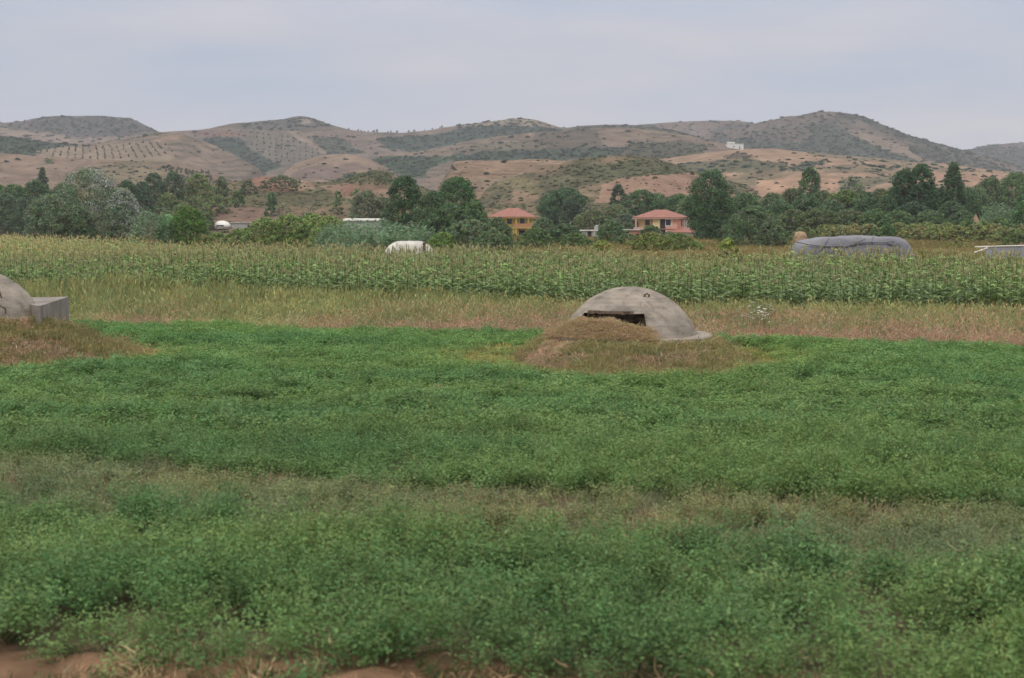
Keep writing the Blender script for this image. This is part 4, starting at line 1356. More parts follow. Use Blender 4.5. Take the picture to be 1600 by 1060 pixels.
# right end
tree(1548, 283, 66, 400, 'bush', (0.058, 0.075, 0.042), 'grey-green bank of bushes right of the pointed tree, on the slope')
tree(1588, 270, 70, 400, 'round', (0.06, 0.085, 0.042), 'green tree on the slope at the right edge, behind the reeds')
tree(1618, 285, 60, 310, 'bush', (0.045, 0.08, 0.038), 'dark green bush cut by the right edge beside the reeds')
tree(1528, 300, 56, 380, 'bush', (0.055, 0.075, 0.038), 'olive bush right behind the pointed tree')
reeds(1562, 316, 58, 300, RD, 'pale green reed clump near the right edge')
tree(1600, 318, 44, 290, 'bush', (0.05, 0.09, 0.04), 'dark green shrub right of the reed clump at the right edge')
LOW = 'low bushes on the bank right of the grey stack'
for px_, tp_, wd_, y_, c_ in ((1258, 356, 50, 250, (.085, .10, .05)), (1312, 353, 60, 256, (.12, .115, .06)), (1358, 352, 56, 258, (.13, .12, .062)), (1404, 350, 60, 257, (.10, .11, .05)), (1432, 352, 60, 250, (.125, .12, .058)),
                          (1466, 353, 60, 246, (.115, .12, .055)), (1496, 354, 60, 240, (.12, .12, .055)), (1525, 352, 60, 240, (.10, .11, .048)), (1555, 352, 60, 238, (.125, .12, .058)), (1580, 358, 60, 225, (.10, .11, .05)), (1612, 352, 60, 235, (.13, .115, .06)), (1290, 352, 44, 262, (0.10, .11, .05)), (1335, 351, 36, 262, (0.115, .115, .05)), (1448, 349, 60, 255, (.09, .11, .045)), (1480, 350, 44, 256, (.10, .115, .045)),
                          (1512, 346, 40, 255, (.06, .085, .038)), (1536, 346, 40, 252, (.085, .105, .045)), (1562, 343, 50, 250, (.065, .095, .04)), (1420, 353, 44, 258, (.10, .105, .05)), (1598, 352, 40, 235, (.09, .085, .045))):
    shrub(px_, tp_, wd_, y_, 'bush', c_, 'low olive bush on the bank between the dark trees and the meadow at right', group=LOW)
shrub(1386, 349, 24, 250, 'bush', (.045, .08, .032), 'small round dark green bush directly above the middle of the grey stack')
shrub(1366, 356, 18, 246, 'bush', (.06, .085, .038), 'small olive bush left of the round dark green one behind the grey stack')
shrub(1588, 366, 44, 200, 'bush', (.055, .078, .03), 'dark low bush behind the white pole at the right edge')
shrub(1500, 372, 26, 190, 'bush', (.11, .115, .05), 'small weedy bush in the meadow right of the grey stack')
# far left background
FL = 'dark trees at the far left behind the silver poplar'
for px_, tp_, wd_, y_, st_, c_ in ((-14, 284, 60, 420, 'round', MD), (22, 289, 58, 415, 'round', (.048, .08, .034)), (54, 282, 46, 418, 'round', DK), (98, 288, 50, 420, 'round', (.045, .068, .04)),
                                (198, 283, 38, 420, 'round', DK), (168, 292, 40, 425, 'round', (.05, .07, .042)), (8, 306, 60, 390, 'bush', (.05, .068, .042)), (46, 308, 56, 385, 'bush', (.042, .06, .04))):
    tree(px_, tp_, wd_, y_, st_, c_, 'dark green tree in the dense clump at the far left edge behind the silver poplar', group=FL)
tree(66, 263, 22, 470, 'cone', (.045, .065, .042), 'dark pointed tree sticking out of the far left clump')
tree(240, 271, 36, 440, 'round', (.050, .072, .046), 'left one of two rounded green trees right of the silver poplar top')
tree(270, 269, 34, 445, 'round', (.050, .07, .046), 'right one of two rounded green trees right of the silver poplar top')
tree(222, 288, 36, 425, 'bush', (.045, .065, .045), 'dark bush below the two rounded trees, nearest the silver poplar')
tree(310, 274, 46, 455, 'bush', (.085, .10, .046), 'yellowish bush right of the two rounded green trees')
tree(346, 276, 20, 455, 'round', (.07, .09, .05), 'small upright tree before the red earth bank at left')
for px_, tp_, wd_, y_ in ((262, 304, 40, 430), (304, 310, 44, 425), (342, 306, 36, 430), (284, 320, 36, 405), (322, 324, 26, 405)):
    tree(px_, tp_, wd_, y_, 'bush', (.082, .10, .045), 'low olive bush on the green slope above the dark green bush at left', group='olive bushes on the left green slope', name='shrub', cat='shrub')
shrub(388, 284, 26, 470, 'bush', (.07, .075, .055), 'dark grey bush on the red earth bank')
shrub(372, 300, 20, 440, 'bush', MD, 'small green bush under the red earth bank')
shrub(424, 303, 20, 430, 'bush', (.05, .08, .04), 'small round dark green bush on the green slope below the red bank')
shrub(528, 301, 14, 430, 'bush', (.06, .085, .04), 'small green bush below the pale earth bank')
tree(442, 318, 30, 350, 'sparse', GR, 'thin grey half-bare tree left of centre, above the hedge')
tree(486, 322, 30, 350, 'sparse', GR, 'thin grey half-bare tree nearest the small grey dome')
tree(572, 298, 52, 345, 'round', (.088, .092, .066), 'grey-green bushy tree left of the two leaning poplars')
tree(598, 312, 34, 345, 'bush', (.08, .086, .062), 'grey shrub close to the left leaning poplar')
tree(556, 296, 26, 360, 'sparse', (.085, .105, .055), 'thin olive tree left of the grey-green bushy tree')
tree(440, 276, 60, 485, 'bush', (.075, .078, .05), 'brownish scrub mound on top of the red earth bank')
tree(587, 268, 84, 500, 'bush', (.09, .095, .058), 'wide olive scrub thicket on the bank left of the leaning poplar tops')

# ------------------------------------------------------------------ bunkers
def bunker_dome(az0, az1, Rr=1.735, zc=-0.595, th=0.3, t0=48.5, t1=60.5):
    thetas = np.concatenate([np.linspace(0.001, t0, 22), np.linspace(t0, t1, 6)[1:], np.linspace(t1, 70.0, 5)[1:]])
    A = np.concatenate([np.linspace(az0, az1, 22), np.linspace(az1, az0 + 360, 72)[1:-1]])
    nt_, na = len(thetas), len(A)
    V, Q = [], []
    for rad in (Rr, Rr - th):
        for t in thetas:
            for a in A:
                tr, ar = R(t), R(a)
                w = 0.012 * math.sin(3 * ar + 1.3) * math.sin(tr * 3) + 0.006 * math.sin(11 * ar + tr * 13)
                q = rad + w
                V.append((q * math.sin(tr) * math.sin(ar), -q * math.sin(tr) * math.cos(ar), q * math.cos(tr) + zc))
    def idx(s, i, j):
        return s * nt_ * na + i * na + (j % na)
    i0 = int(np.argmin(abs(thetas - t0)))
    i1 = int(np.argmin(abs(thetas - t1)))
    for i in range(nt_ - 1):
        for j in range(na):
            if i0 <= i < i1 and j < 21:
                continue
            Q.append((idx(0, i, j), idx(0, i + 1, j), idx(0, i + 1, j + 1), idx(0, i, j + 1)))
            Q.append((idx(1, i, j), idx(1, i, j + 1), idx(1, i + 1, j + 1), idx(1, i + 1, j)))
    for j in range(21):
        Q.append((idx(0, i0, j), idx(0, i0, j + 1), idx(1, i0, j + 1), idx(1, i0, j)))
        Q.append((idx(0, i1, j + 1), idx(0, i1, j), idx(1, i1, j), idx(1, i1, j + 1)))
    for i in range(i0, i1):
        Q.append((idx(0, i + 1, 0), idx(0, i, 0), idx(1, i, 0), idx(1, i + 1, 0)))
        Q.append((idx(0, i, 21), idx(0, i + 1, 21), idx(1, i + 1, 21), idx(1, i, 21)))
    me = mesh_np('dome', np.array(V), np.array(Q), smooth=True)
    me.materials.append(M_DOME)
    me.materials.append(M_LINTEL_AND_SHADE)
    mi = np.array([0 if min(q) < nt_ * na and max(q) < nt_ * na else 1 for q in Q], np.int32)  # inner shell and slit reveals take dark brown: interior shade put into the colour
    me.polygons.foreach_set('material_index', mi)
    return me

def dome_band(az0, az1, t0, t1, r0, r1, zc=-0.595, n=24, wob=0.0):
    mb = MB()
    g = random.Random(5)
    rows = []
    for k in range(n + 1):
        a = R(az0 + (az1 - az0) * k / n)
        w = g.uniform(-wob, wob)
        row = []
        for (t, r) in ((t0, r0), (t0, r1), (t1 + w, r1), (t1 + w, r0)):
            t_ = R(t)
            row.append((r * math.sin(t_) * math.sin(a), -r * math.sin(t_) * math.cos(a), r * math.cos(t_) + zc))
        rows.append(row)
    v = [p for r in rows for p in r]
    f = []
    for k in range(n):
        for q in range(4):
            f.append((4 * k + q, 4 * k + (q + 1) % 4, 4 * k + 4 + (q + 1) % 4, 4 * k + 4 + q))
    f += [(3, 2, 1, 0), (4 * n, 4 * n + 1, 4 * n + 2, 4 * n + 3)]
    mb.add(v, f)
    return mb

def slab_mesh(r, z0, z1, n=72, ch=0.03):
    mb = MB()
    rows = [(r, z0), (r, z1 - ch), (r - ch, z1)]
    v = []
    for (q, z) in rows:
        for k in range(n):
            a = 2 * math.pi * k / n
            w = 1 + 0.006 * math.sin(a * 7) + 0.004 * math.sin(a * 17 + 1)
            v.append((q * w * math.cos(a), q * w * math.sin(a), z + 0.01 * math.sin(a * 5) * (z > z0)))
    f = []
    for i in range(2):
        for k in range(n):
            f.append((i * n + k, i * n + (k + 1) % n, (i + 1) * n + (k + 1) % n, (i + 1) * n + k))
    f.append(tuple(2 * n + k for k in range(n)))
    mb.add(v, f)
    return mb

def dome_mat():
    """weathered concrete: pale cement, dark streaks of lichen round the crown, fine pits"""
    m, nt, out = new_mat('bunker_concrete')
    N, L = nt.nodes, nt.links
    b = N.new('ShaderNodeBsdfPrincipled')
    b.inputs['Roughness'].default_value = .93
    b.inputs['Specular IOR Level'].default_value = .15
    tc = N.new('ShaderNodeTexCoord')
    def noi(scale, st=(1, 1, 1), det=6):
        mp = N.new('ShaderNodeMapping')
        mp.inputs['Scale'].default_value = st
        L.new(tc.outputs['Object'], mp.inputs[0])
        n = N.new('ShaderNodeTexNoise')
        n.inputs['Scale'].default_value = scale
        n.inputs['Detail'].default_value = det
        n.inputs['Roughness'].default_value = .62
        L.new(mp.outputs[0], n.inputs['Vector'])
        return n.outputs['Fac']
    r = N.new('ShaderNodeValToRGB')
    r.color_ramp.elements[0].position, r.color_ramp.elements[0].color = .35, (.235, .205, .175, 1)
    r.color_ramp.elements[1].position, r.color_ramp.elements[1].color = .62, (.335, .295, .250, 1)
    L.new(noi(1.5), r.inputs[0])
    r2 = N.new('ShaderNodeValToRGB')
    r2.color_ramp.elements[0].position, r2.color_ramp.elements[0].color = .50, (0, 0, 0, 1)
    r2.color_ramp.elements[1].position, r2.color_ramp.elements[1].color = .68, (1, 1, 1, 1)
    L.new(noi(1.2, (1, 1, 2.6)), r2.inputs[0])
    mx = N.new('ShaderNodeMix')
    mx.data_type = 'RGBA'
    sc = N.new('ShaderNodeMath')
    sc.operation = 'MULTIPLY'
    sc.inputs[1].default_value = .8
    L.new(r2.outputs[0], sc.inputs[0])
    L.new(sc.outputs[0], mx.inputs[0])
    L.new(r.outputs[0], mx.inputs[6])
    mx.inputs[7].default_value = (.125, .112, .098, 1)
    # dark run-off streaks down the shell and faint rings left by the shuttering
    r3 = N.new('ShaderNodeValToRGB')
    r3.color_ramp.elements[0].position, r3.color_ramp.elements[0].color = .52, (1, 1, 1, 1)
    r3.color_ramp.elements[1].position, r3.color_ramp.elements[1].color = .72, (.66, .63, .60, 1)
    L.new(noi(2.2, (2.4, 2.4, .35), 5), r3.inputs[0])
    r4 = N.new('ShaderNodeValToRGB')
    r4.color_ramp.elements[0].position, r4.color_ramp.elements[0].color = .40, (.90, .90, .90, 1)
    r4.color_ramp.elements[1].position, r4.color_ramp.elements[1].color = .52, (1.04, 1.04, 1.04, 1)
    L.new(noi(1.0, (.25, .25, 16), 2), r4.inputs[0])
    m3 = N.new('ShaderNodeMix')
    m3.data_type, m3.blend_type = 'RGBA', 'MULTIPLY'
    m3.inputs[0].default_value = 1
    L.new(r3.outputs[0], m3.inputs[6])
    L.new(r4.outputs[0], m3.inputs[7])
    m4 = N.new('ShaderNodeMix')
    m4.data_type, m4.blend_type = 'RGBA', 'MULTIPLY'
    m4.inputs[0].default_value = 1
    L.new(mx.outputs[2], m4.inputs[6])
    L.new(m3.outputs[2], m4.inputs[7])
    L.new(m4.outputs[2], b.inputs['Base Color'])
    bp = N.new('ShaderNodeBump')
    bp.inputs['Strength'].default_value = .45
    bp.inputs['Distance'].default_value = .03
    L.new(noi(13, det=8), bp.inputs['Height'])
    L.new(bp.outputs[0], b.inputs['Normal'])
    L.new(b.outputs[0], out.inputs[0])
    return m
M_DOME = dome_mat()

def lug(parent, th, az):
    t, a = R(th), R(az)
    q = 1.735
    p = Vector((q * math.sin(t) * math.sin(a), -q * math.sin(t) * math.cos(a), q * math.cos(t) - .595))
    mb = MB()
    nrm = Vector((math.sin(t) * math.sin(a), -math.sin(t) * math.cos(a), math.cos(t)))
    s = nrm.cross(Vector((0, 0, 1))).normalized()
    mb.tube([p - s * .07 - nrm * .03, p - s * .06 + nrm * .05, p + nrm * .085, p + s * .06 + nrm * .05, p + s * .07 - nrm * .03], [.022] * 5, 6)
    return mb.build('lifting_lug', M_RUST, parent)

bk = empty('bunker', (B1[0], B1[1], 0.60))
tag(bk, 'domed concrete bunker with a firing slit on a round slab, standing in the alfalfa', 'bunker')
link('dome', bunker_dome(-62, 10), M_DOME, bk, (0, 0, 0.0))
slab_mesh(2.0, -0.62, -0.003).build('base_slab', M_CONC, bk)
dome_band(-55, -1, 46.6, 49.6, 1.62, 1.765, wob=.5).build('slit_lintel', M_LINTEL_AND_SHADE, bk)
lug(bk, 28, 24)

# soil and weeds heaped on the slab in front of the slit
sbv, sbf = [], []
na_, nr_ = 60, 9
for i in range(na_ + 1):
    a = R(-118 + 138 * i / na_)
    e = min(1, min(i, na_ - i) / 9)
    for j in range(nr_ + 1):
        t = j / nr_
        r_ = 1.50 + 0.53 * t
        pk = float(np.interp(-118 + 138 * i / na_, [-118, -70, -56, -16, -7, 20], [.14, .28, .45, .46, .34, .24]))
        hh = (pk * (1 - t) ** 1.1 + 0.04) * e * (0.75 + 0.5 * float(fbm(np.array([i * .22]), np.array([j * .5]), 66)[0]))
        sbv.append((r_ * math.sin(a), -r_ * math.cos(a), 0.60 + hh - 0.03 + 0.0))
for i in range(na_):
    for j in range(nr_):
        q = i * (nr_ + 1) + j
        sbf.append((q, q + 1, q + nr_ + 2, q + nr_ + 1))
sv_ = np.array(sbv) + np.array([B1[0], B1[1], 0])
sn_ = fbm(sv_[:, 0] * 3, sv_[:, 1] * 3, 67, 3)[:, None]
sbm = mesh_np('soil_bank', sv_, np.array(sbf), np.where(sn_ > .5, np.array((.25, .15, .095)), np.array((.20, .14, .08))), smooth=True)
tag(link('soil_bank', sbm, M_GROUND), 'earth heaped on the bunker slab under the firing slit', 'soil', kind='structure')
n = 1300
aa = R(-112) + R(126) * rng.random(n)
rr = 1.54 + .48 * rng.random(n)
tz = (rr - 1.5) / .53
gz = .60 + np.interp(np.degrees(aa), [-118, -70, -56, -16, -7, 20], [.14, .28, .45, .45, .33, .22]) * (1 - tz) ** 1.1 - .02
wp = np.stack([B1[0] + rr * np.sin(aa), B1[1] - rr * np.cos(aa), gz], 1)
wt = np.where((rng.random(n) < .5)[:, None], np.array((.58, .40, .27)), np.array((.50, .41, .21))) * rng.uniform(.75, 1.25, (n, 1))
wh = rng.uniform(.25, .75, n) * (1 - .7 * tz) * np.where(aa < R(-58), .7, .42)
scatter('slab_weeds', wp, np.stack([np.full(n, .8), np.full(n, .8), wh], 1), rots(n, .25), rng.integers(0, 4, n), wt, GS[:4], M_GRASS, 'dry weeds growing on the bunker slab under the slit', 'dry grass')

bk2 = empty('bunker', (B2[0], B2[1], 1.02))
tag(bk2, 'cracked concrete bunker dome cut by the left edge, with a wing wall', 'bunker')
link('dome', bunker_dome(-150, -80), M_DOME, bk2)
slab_mesh(1.74, -0.97, -0.003).build('base_slab', M_CONC_OLD, bk2)
mb = MB()
for pts_ in (((58, 33), (52, 44), (50, 52)), ((70, 22), (58, 33)), ((44, 58), (50, 62), (49, 66))):
    pp = []
    for az, th in pts_:
        t, a = R(th), R(az)
        pp.append((1.737 * math.sin(t) * math.sin(a), -1.737 * math.sin(t) * math.cos(a), 1.737 * math.cos(t) - .595))
    mb.tube(pp, [.02] * len(pp), 5)
mb.build('crack', M_LINTEL_AND_SHADE, bk2)
# wing wall of the entrance, local frame of the bunker
pA, pB = at(63, 478, 35.8), at(107.5, 463.5, 40.2)
wz = 1.30
def loc2(p, z):
    return (p.x - B2[0], p.y - B2[1], z - 1.02)
pC = at(50, 465.5, 38.4)
dv = Vector((pB.x - pA.x, pB.y - pA.y, 0))
side = Vector((-0.62, 0.10, 0))
c0, c1 = Vector((pA.x, pA.y, 0)), Vector((pB.x, pB.y, 0))
c2, c3 = c1 + Vector((-1.5, -.5, 0)), c0 + Vector((-.12, .02, 0))
mb = MB()
v = [loc2(c, -0.1) for c in (c0, c1, c2, c3)] + [loc2(c, wz) for c in (c0, c1, c2, c3)]
mb.add(v, [(0, 3, 2, 1), (4, 5, 6, 7), (0, 1, 5, 4), (1, 2, 6, 5), (2, 3, 7, 6), (3, 0, 4, 7)])
mb.build('wing_wall', M_CONC_OLD, bk2)

# ------------------------------------------------------------------ sheeted stacks
def stack(px0, px1, top, Y, depth, mat, name, label, cat, bump, lean=.1, dome=False, seed=0):
    a, b = at(px0, top, Y), at(px1, top, Y)
    w, h = b.x - a.x, a.z
    nx_, nz_ = 90, 46
    V, Q = [], []
    g = seed
    for i in range(nx_ + 1):
        u = -1 + 2 * i / nx_
        for j in range(nz_ + 1):
            s = -1 + 2 * j / nz_                       # across the stack, front to back over the top
            if dome:
                prof = max(0, 1 - abs(u) ** 3.6) ** .5
            else:
                prof = max(0, 1 - abs(u) ** 15) ** .5 * (1 - .06 * (u * u) - .05 * max(0, -u))
            ang = s * math.pi / 2
            sy = math.copysign(abs(math.sin(ang)) ** .42, s)
            sz = abs(math.cos(ang)) ** .42
            x_ = u * w / 2 * (1 - 0.0 * sz)
            n_ = float(fbm(np.array([x_ * 1.1 + g]), np.array([s * 2.2]), 200 + seed, 4)[0]) - .5
            fold = float(vnoise(np.array([x_ * 2.6 + s * 1.5]), np.array([s * 1.1 + g]), 210 + seed)) - .5
            y_ = sy * depth / 2 * (1 + .0 * u) + n_ * bump * .8 + fold * bump * .4
            z_ = h * prof * sz + (n_ * bump + fold * bump * .3) * sz
            V.append((x_ * (1 - (0 if dome else .045) * sz), y_, max(z_, 0)))
    for i in range(nx_):
        for j in range(nz_):
            q = i * (nz_ + 1) + j
            Q.append((q, q + nz_ + 1, q + nz_ + 2, q + 1))
    root = empty(name, ((a.x + b.x) / 2, Y + depth / 2, 0))
    tag(root, label, cat)
    link('plastic_sheet', mesh_np('plastic_sheet', np.array(V), np.array(Q), smooth=True), mat, root)
    return root, w, h
gs, gw, gh = stack(1239, 1438, 368.5, 86, 3.2, M_TARPG, 'covered_stack', 'long hay stack under a creased grey plastic sheet beyond the corn', 'hay stack', .13, seed=1)
mb = MB()
for k in (2, 5):                                     # cords and sheet folds lying over the front
    u = -0.92 + k * .23
    x_ = u * gw / 2
    pts_ = [(x_ + .25 * math.sin(k + t * 5), -1.6 - .03 + .25 * t * t, gh * (.35 + .62 * t)) for t in (0, .3, .6, .85)]
    pts_.append((x_ + .3, -1.0, gh * 1.0))
    mb.tube(pts_, [.03] * 5, 5)
def ridge(pts2):
    p = [((q[0] - .5) * gw, -1.62 + .30 * max(0, q[1] - .55), gh * q[1]) for q in pts2]
    mb.tube(p, [.035] * len(p), 6)
ridge([(.03, .86), (.12, .80), (.25, .76), (.42, .76), (.52, .82), (.60, .86), (.70, .84), (.80, .87)])
ridge([(.44, .78), (.5, .84), (.57, .93)])
ridge([(.74, .83), (.80, .78), (.83, .84)])
mb.build('fold', M_TARPG, gs)
ws_, ww, wh_ = stack(592, 682, 377, 93, 3.0, M_TARPW, 'covered_heap', 'low white plastic covered heap standing in the back of the corn', 'covered heap', .10, dome=True, seed=2)
mb = MB()
u0 = .56
for s_ in (0,):
    pts_ = []
    for k in range(13):
        an = -math.pi / 2 + math.pi * k / 12
        sy = math.copysign(abs(math.sin(an)) ** .42, an) if k != 6 else 0
        sz = abs(math.cos(an)) ** .42
        pr_ = (1 - u0 ** 3.6) ** .5
        pts_.append((u0 * ww / 2, sy * 1.56, max(wh_ * pr_ * sz + .03, 0)))
    mb.tube(pts_, [.10] * 13, 6)
mb.build('dark_strap', M_LINTEL_AND_SHADE, ws_)

# straw stack behind the grey sheet
def heap(px0, px1, top, Y, mat, name, label, cat, pts=None):
    a, b = at(px0, top, Y), at(px1, top, Y)
    r, z0 = (b.x - a.x) / 2, ground_z((a.x + b.x) / 2, Y)
    h = a.z - z0
    V, Q = [], []
    n_, m_ = 28, 12
    prof = pts or [(0, .95), (.5, 1.05), (.75, 1.0), (.9, .85), (.97, .6), (1, 0.05)]
    for j in range(m_ + 1):
        t = j / m_
        rr_ = np.interp(t, [q[0] for q in prof], [q[1] for q in prof])
        for k in range(n_):
            an = 2 * math.pi * k / n_
            w_ = 1 + .34 * (float(fbm(np.array([math.cos(an) * 2 + 9]), np.array([math.sin(an) * 2 + t * 3]), 222)[0]) - .5) * 2
            V.append((r * rr_ * w_ * math.cos(an), r * rr_ * w_ * math.sin(an), t * h * (1 + .10 * (float(fbm(np.array([math.cos(an) * 2.2]), np.array([math.sin(an) * 2.2]), 223)[0]) - .5))))
    for j in range(m_):
        for k in range(n_):
            Q.append((j * n_ + k, j * n_ + (k + 1) % n_, (j + 1) * n_ + (k + 1) % n_, (j + 1) * n_ + k))
    o = link(name, mesh_np(name, np.array(V), np.array(Q), smooth=True), mat, None, ((a.x + b.x) / 2, Y, z0 - .05))
    tag(o, label, cat)
    return o
heap(1241, 1261, 361, 182, M_STRAW, 'straw_stack', 'rounded brown straw stack peeking over the left end of the grey sheet', 'straw stack')
heap(1515, 1535, 335, 268, M_STRAW, 'straw_stack', 'small pointed straw stack top between the bushes near the right edge', 'straw stack', [(0, 1), (.4, .9), (.7, .6), (.9, .25), (1, .05)])

# ------------------------------------------------------------------ buildings
def window(parent, x, z, w, h, y, frame_mat, name='window'):
    """frame with a pane, on a wall facing -y at y"""
    f = MB().box(x - w / 2 - .12, x + w / 2 + .12, y - .06, y - .003, z + h, z + h + .12).box(x - w / 2 - .12, x + w / 2 + .12, y - .08, y - .003, z - .12, z) \
            .box(x - w / 2 - .12, x - w / 2, y - .06, y - .003, z, z + h).box(x + w / 2, x + w / 2 + .12, y - .06, y - .003, z, z + h).build(name, frame_mat, parent)
    MB().box(x - w / 2, x + w / 2, y - .02, y - .004, z, z + h).build('pane', M_GLASS, f)
    return f

# pink house: front turned to the left, right gable side in view
Yp = 352.0
sc = Yp / F
pc = at(1058, 372, Yp)
ph = empty('pink_house', (pc.x, Yp, ground_z(pc.x, Yp) - 0.2), R(-21))
tag(ph, 'pink two-storey house with a red hip roof, half hidden by bushes', 'house')
pz = lambda py: at(1058, py, Yp).z - ph.location.z
WF, DP = 9.9, 8.4                                     # front runs from x=-WF to 0, side from y=0 to DP
e, fl = pz(341), pz(357.5)
MB().box(-WF + 3.9, 0, 0, DP, 0, e).box(-WF, -WF + 3.897, 1.6, DP, 0, e - .003).build('wall', M_PINK, ph)
MB().box(-WF + .4, -WF + 3.2, 1.56, 1.597, fl + .02, e - .05).box(-WF + 3.9 + 0.05, -WF + 5.6, -.035, -.003, fl + .02, e - .05).build('cream_panel', M_CREAM, ph)
MB().box(-3.5, -.9, -.03, -.003, fl + .35, e - .25).build('pale_panel', M_PALEPINK, ph)
MB().hip(-WF - 1.0, .75, -.85, DP + .9, e + .003, pz(327.5), -WF / 2 - 1.6, -WF / 2 + 1.2, DP / 2).build('roof', M_ROOF, ph)
MB().box(-WF - .9, .65, -.75, DP + .8, e - .22, e).build('eave', M_PALEPINK, ph)
bal = MB().box(-WF - .55, -WF + 4.6, -.9, 1.59, fl - .28, fl).box(-WF - .55, -WF + 4.6, -.95, -.85, fl, fl + .28).build('balcony', M_PALEPINK, ph)
MB().box(-WF - .25, -WF + .1, -.6, -.25, fl + .28, e - .22).build('pillar', M_PINK, ph)
MB().box(-WF - .25, -WF + .1, -.6, -.25, 0, fl - .28).build('pillar', M_PINK, ph)
MB().box(-WF + 4.7, -.02, -.12, -.004, fl - .25, fl - .05).build('string_course', M_ROOF, ph)
window(ph, -WF + 2.2, fl + .75, 1.15, 1.35, 1.56, M_CREAM)
window(ph, -2.15, fl + .75, 1.25, 1.4, -.03, M_WHITE)
dr = MB().box(-WF + 5.75, -WF + 7.0, -.07, -.003, fl + .02, fl + 2.35).build('door', M_DARK, ph)
MB().box(.003, .05, 3.6, 4.6, fl + .6, fl + 2.2).build('side_window', M_GLASS, ph)
MB().box(.05, .35, 5.6, 5.9, fl - .2, e - .22).build('pillar', M_WHITE, ph)
MB().box(.05, .35, 7.6, 7.9, fl - .2, e - .22).build('pillar', M_WHITE, ph)
MB().hip(-1.2, 4.1, -2.4, 4.0, pz(364), pz(355.5), 0.2, 2.6, 1.2).build('lean_to_roof', M_ROOF, ph)
MB().box(-.7, 3.6, -1.9, -1.6, 0, pz(364)).box(3.3, 3.6, -1.6, 3.4, 0, pz(364) - .003).build('lean_to_wall', M_TURQ, ph)
window(ph, -3.4, .5, 1.2, 1.3, -.003, M_WHITE)

# low annex left of it
an = at(982, 372, 345)
a0 = empty('annex', (an.x, 345, ground_z(an.x, 345) - .2), R(-10))
tag(a0, 'low red-walled annex with a flat grey roof beside the pink house', 'annex')
az_ = lambda py: at(982, py, 345).z - a0.location.z
MB().box(-2.2, 2.4, 0, 4, 0, az_(360)).build('wall', noise_mat('brick_red_wall', (.34, .16, .11), (.42, .21, .15), 1.2, .9), a0)
MB().box(-2.5, 2.6, -.35, 4.3, az_(360) + .003, az_(358.5)).build('roof', M_POST, a0)
MB().box(-.9, .1, -.06, -.003, .1, 1.7).build('door', M_DARK, a0)

# yellow house
Yy = 378.0
yc = at(800, 372, Yy)
yh = empty('yellow_house', (yc.x, Yy, ground_z(yc.x, Yy) - .3), R(-3))
tag(yh, 'yellow two-storey house with a red hip roof and orange balcony parapet', 'house')
yz = lambda py: at(800, py, Yy).z - yh.location.z
e, fl = yz(340), yz(355.5)
MB().box(-5.0, 5.0, .0, 8, 0, e).build('wall', M_YELLOW, yh)
MB().hip(-6.1, 6.1, -1.9, 8.9, e + .003, yz(325), -1.35, 1.35, 3.6).build('roof', M_ROOF, yh)
MB().box(-6.0, 6.0, -1.8, 8.8, e - .2, e).build('eave', M_YELLOW, yh)
bal = MB().box(.5, 5.4, -1.6, -.003, fl - .25, fl).build('balcony', M_YELLOW, yh)
MB().box(.5, 5.4, -1.63, -1.5, fl + .003, fl + .95).build('parapet', M_ORANGE, bal)
MB().box(-5.0, -1.2, -.05, -.003, .2, fl + .9).build('brick_panel', M_ORANGE, yh)
for xx_ in (1.15, 4.2):
    MB().box(xx_ - .15, xx_ + .15, -1.45, -1.15, fl + .003, e - .2).build('pillar', M_YELLOW, yh)
    MB().box(xx_ - .15, xx_ + .15, -1.45, -1.15, 0, fl - .25).build('pillar', M_YELLOW, yh)
window(yh, -.65, fl + .85, 1.25, 1.35, -.003, M_YELLOW)
window(yh, 2.6, fl + .6, 1.2, 1.7, -.003, M_WHITE)
MB().box(1.8, 3.4, -.06, -.003, .1, fl - .7).build('door', M_DARK, yh)

# grey flat-roofed hut with a water tank
Yh = 300.0
hc = at(921, 372, Yh)
hz = lambda py: at(921, py, Yh).z - ground_z(hc.x, Yh)
hu = empty('hut', (hc.x, Yh, ground_z(hc.x, Yh)))
tag(hu, 'small grey hut with a white flat roof between the two houses', 'hut')
MB().box(-1.7, 1.7, 0, 3, 0, hz(361)).build('wall', M_SHED, hu)
MB().box(-2.1, 2.1, -.3, 3.3, hz(361) + .003, hz(359.5)).build('roof', M_WHITE, hu)
MB().box(-.4, .4, -.05, -.003, .05, 1.5).build('door', M_DARK, hu)
tk = empty('water_tank', (hc.x + 1.55, Yh + 1.2, hu.location.z + hz(359.5) + .003))
tag(tk, 'grey water tank standing on the white flat roof', 'water tank')
th_ = hz(352) - hz(359.5)
MB().tube([(0, 0, 0), (0, 0, th_ * .12)], [.30, .30], 12).build('base', M_POST, tk)
MB().tube([(0, 0, th_ * .123), (0, 0, th_ * .8), (0, 0, th_ * .9), (0, 0, th_)], [.36, .36, .30, .12], 16).build('body', M_METAL, tk)
for px_, t_, Y_, lab in ((891, 348, 310, 'pale concrete post standing alone between the two houses'), (929, 354, 297, 'pale post right in front of the grey hut')):
    p = at(px_, t_, Y_)
    z0 = ground_z(p.x, Y_)
    po = link('post', MB().tube([(0, 0, 0), (0, 0, p.z - z0)], [.13, .09], 8).box(-.11, .11, -.11, .11, p.z - z0 + .001, p.z - z0 + .06).mesh('post'), M_POST, None, (p.x, Y_, z0))
    tag(po, lab, 'post')

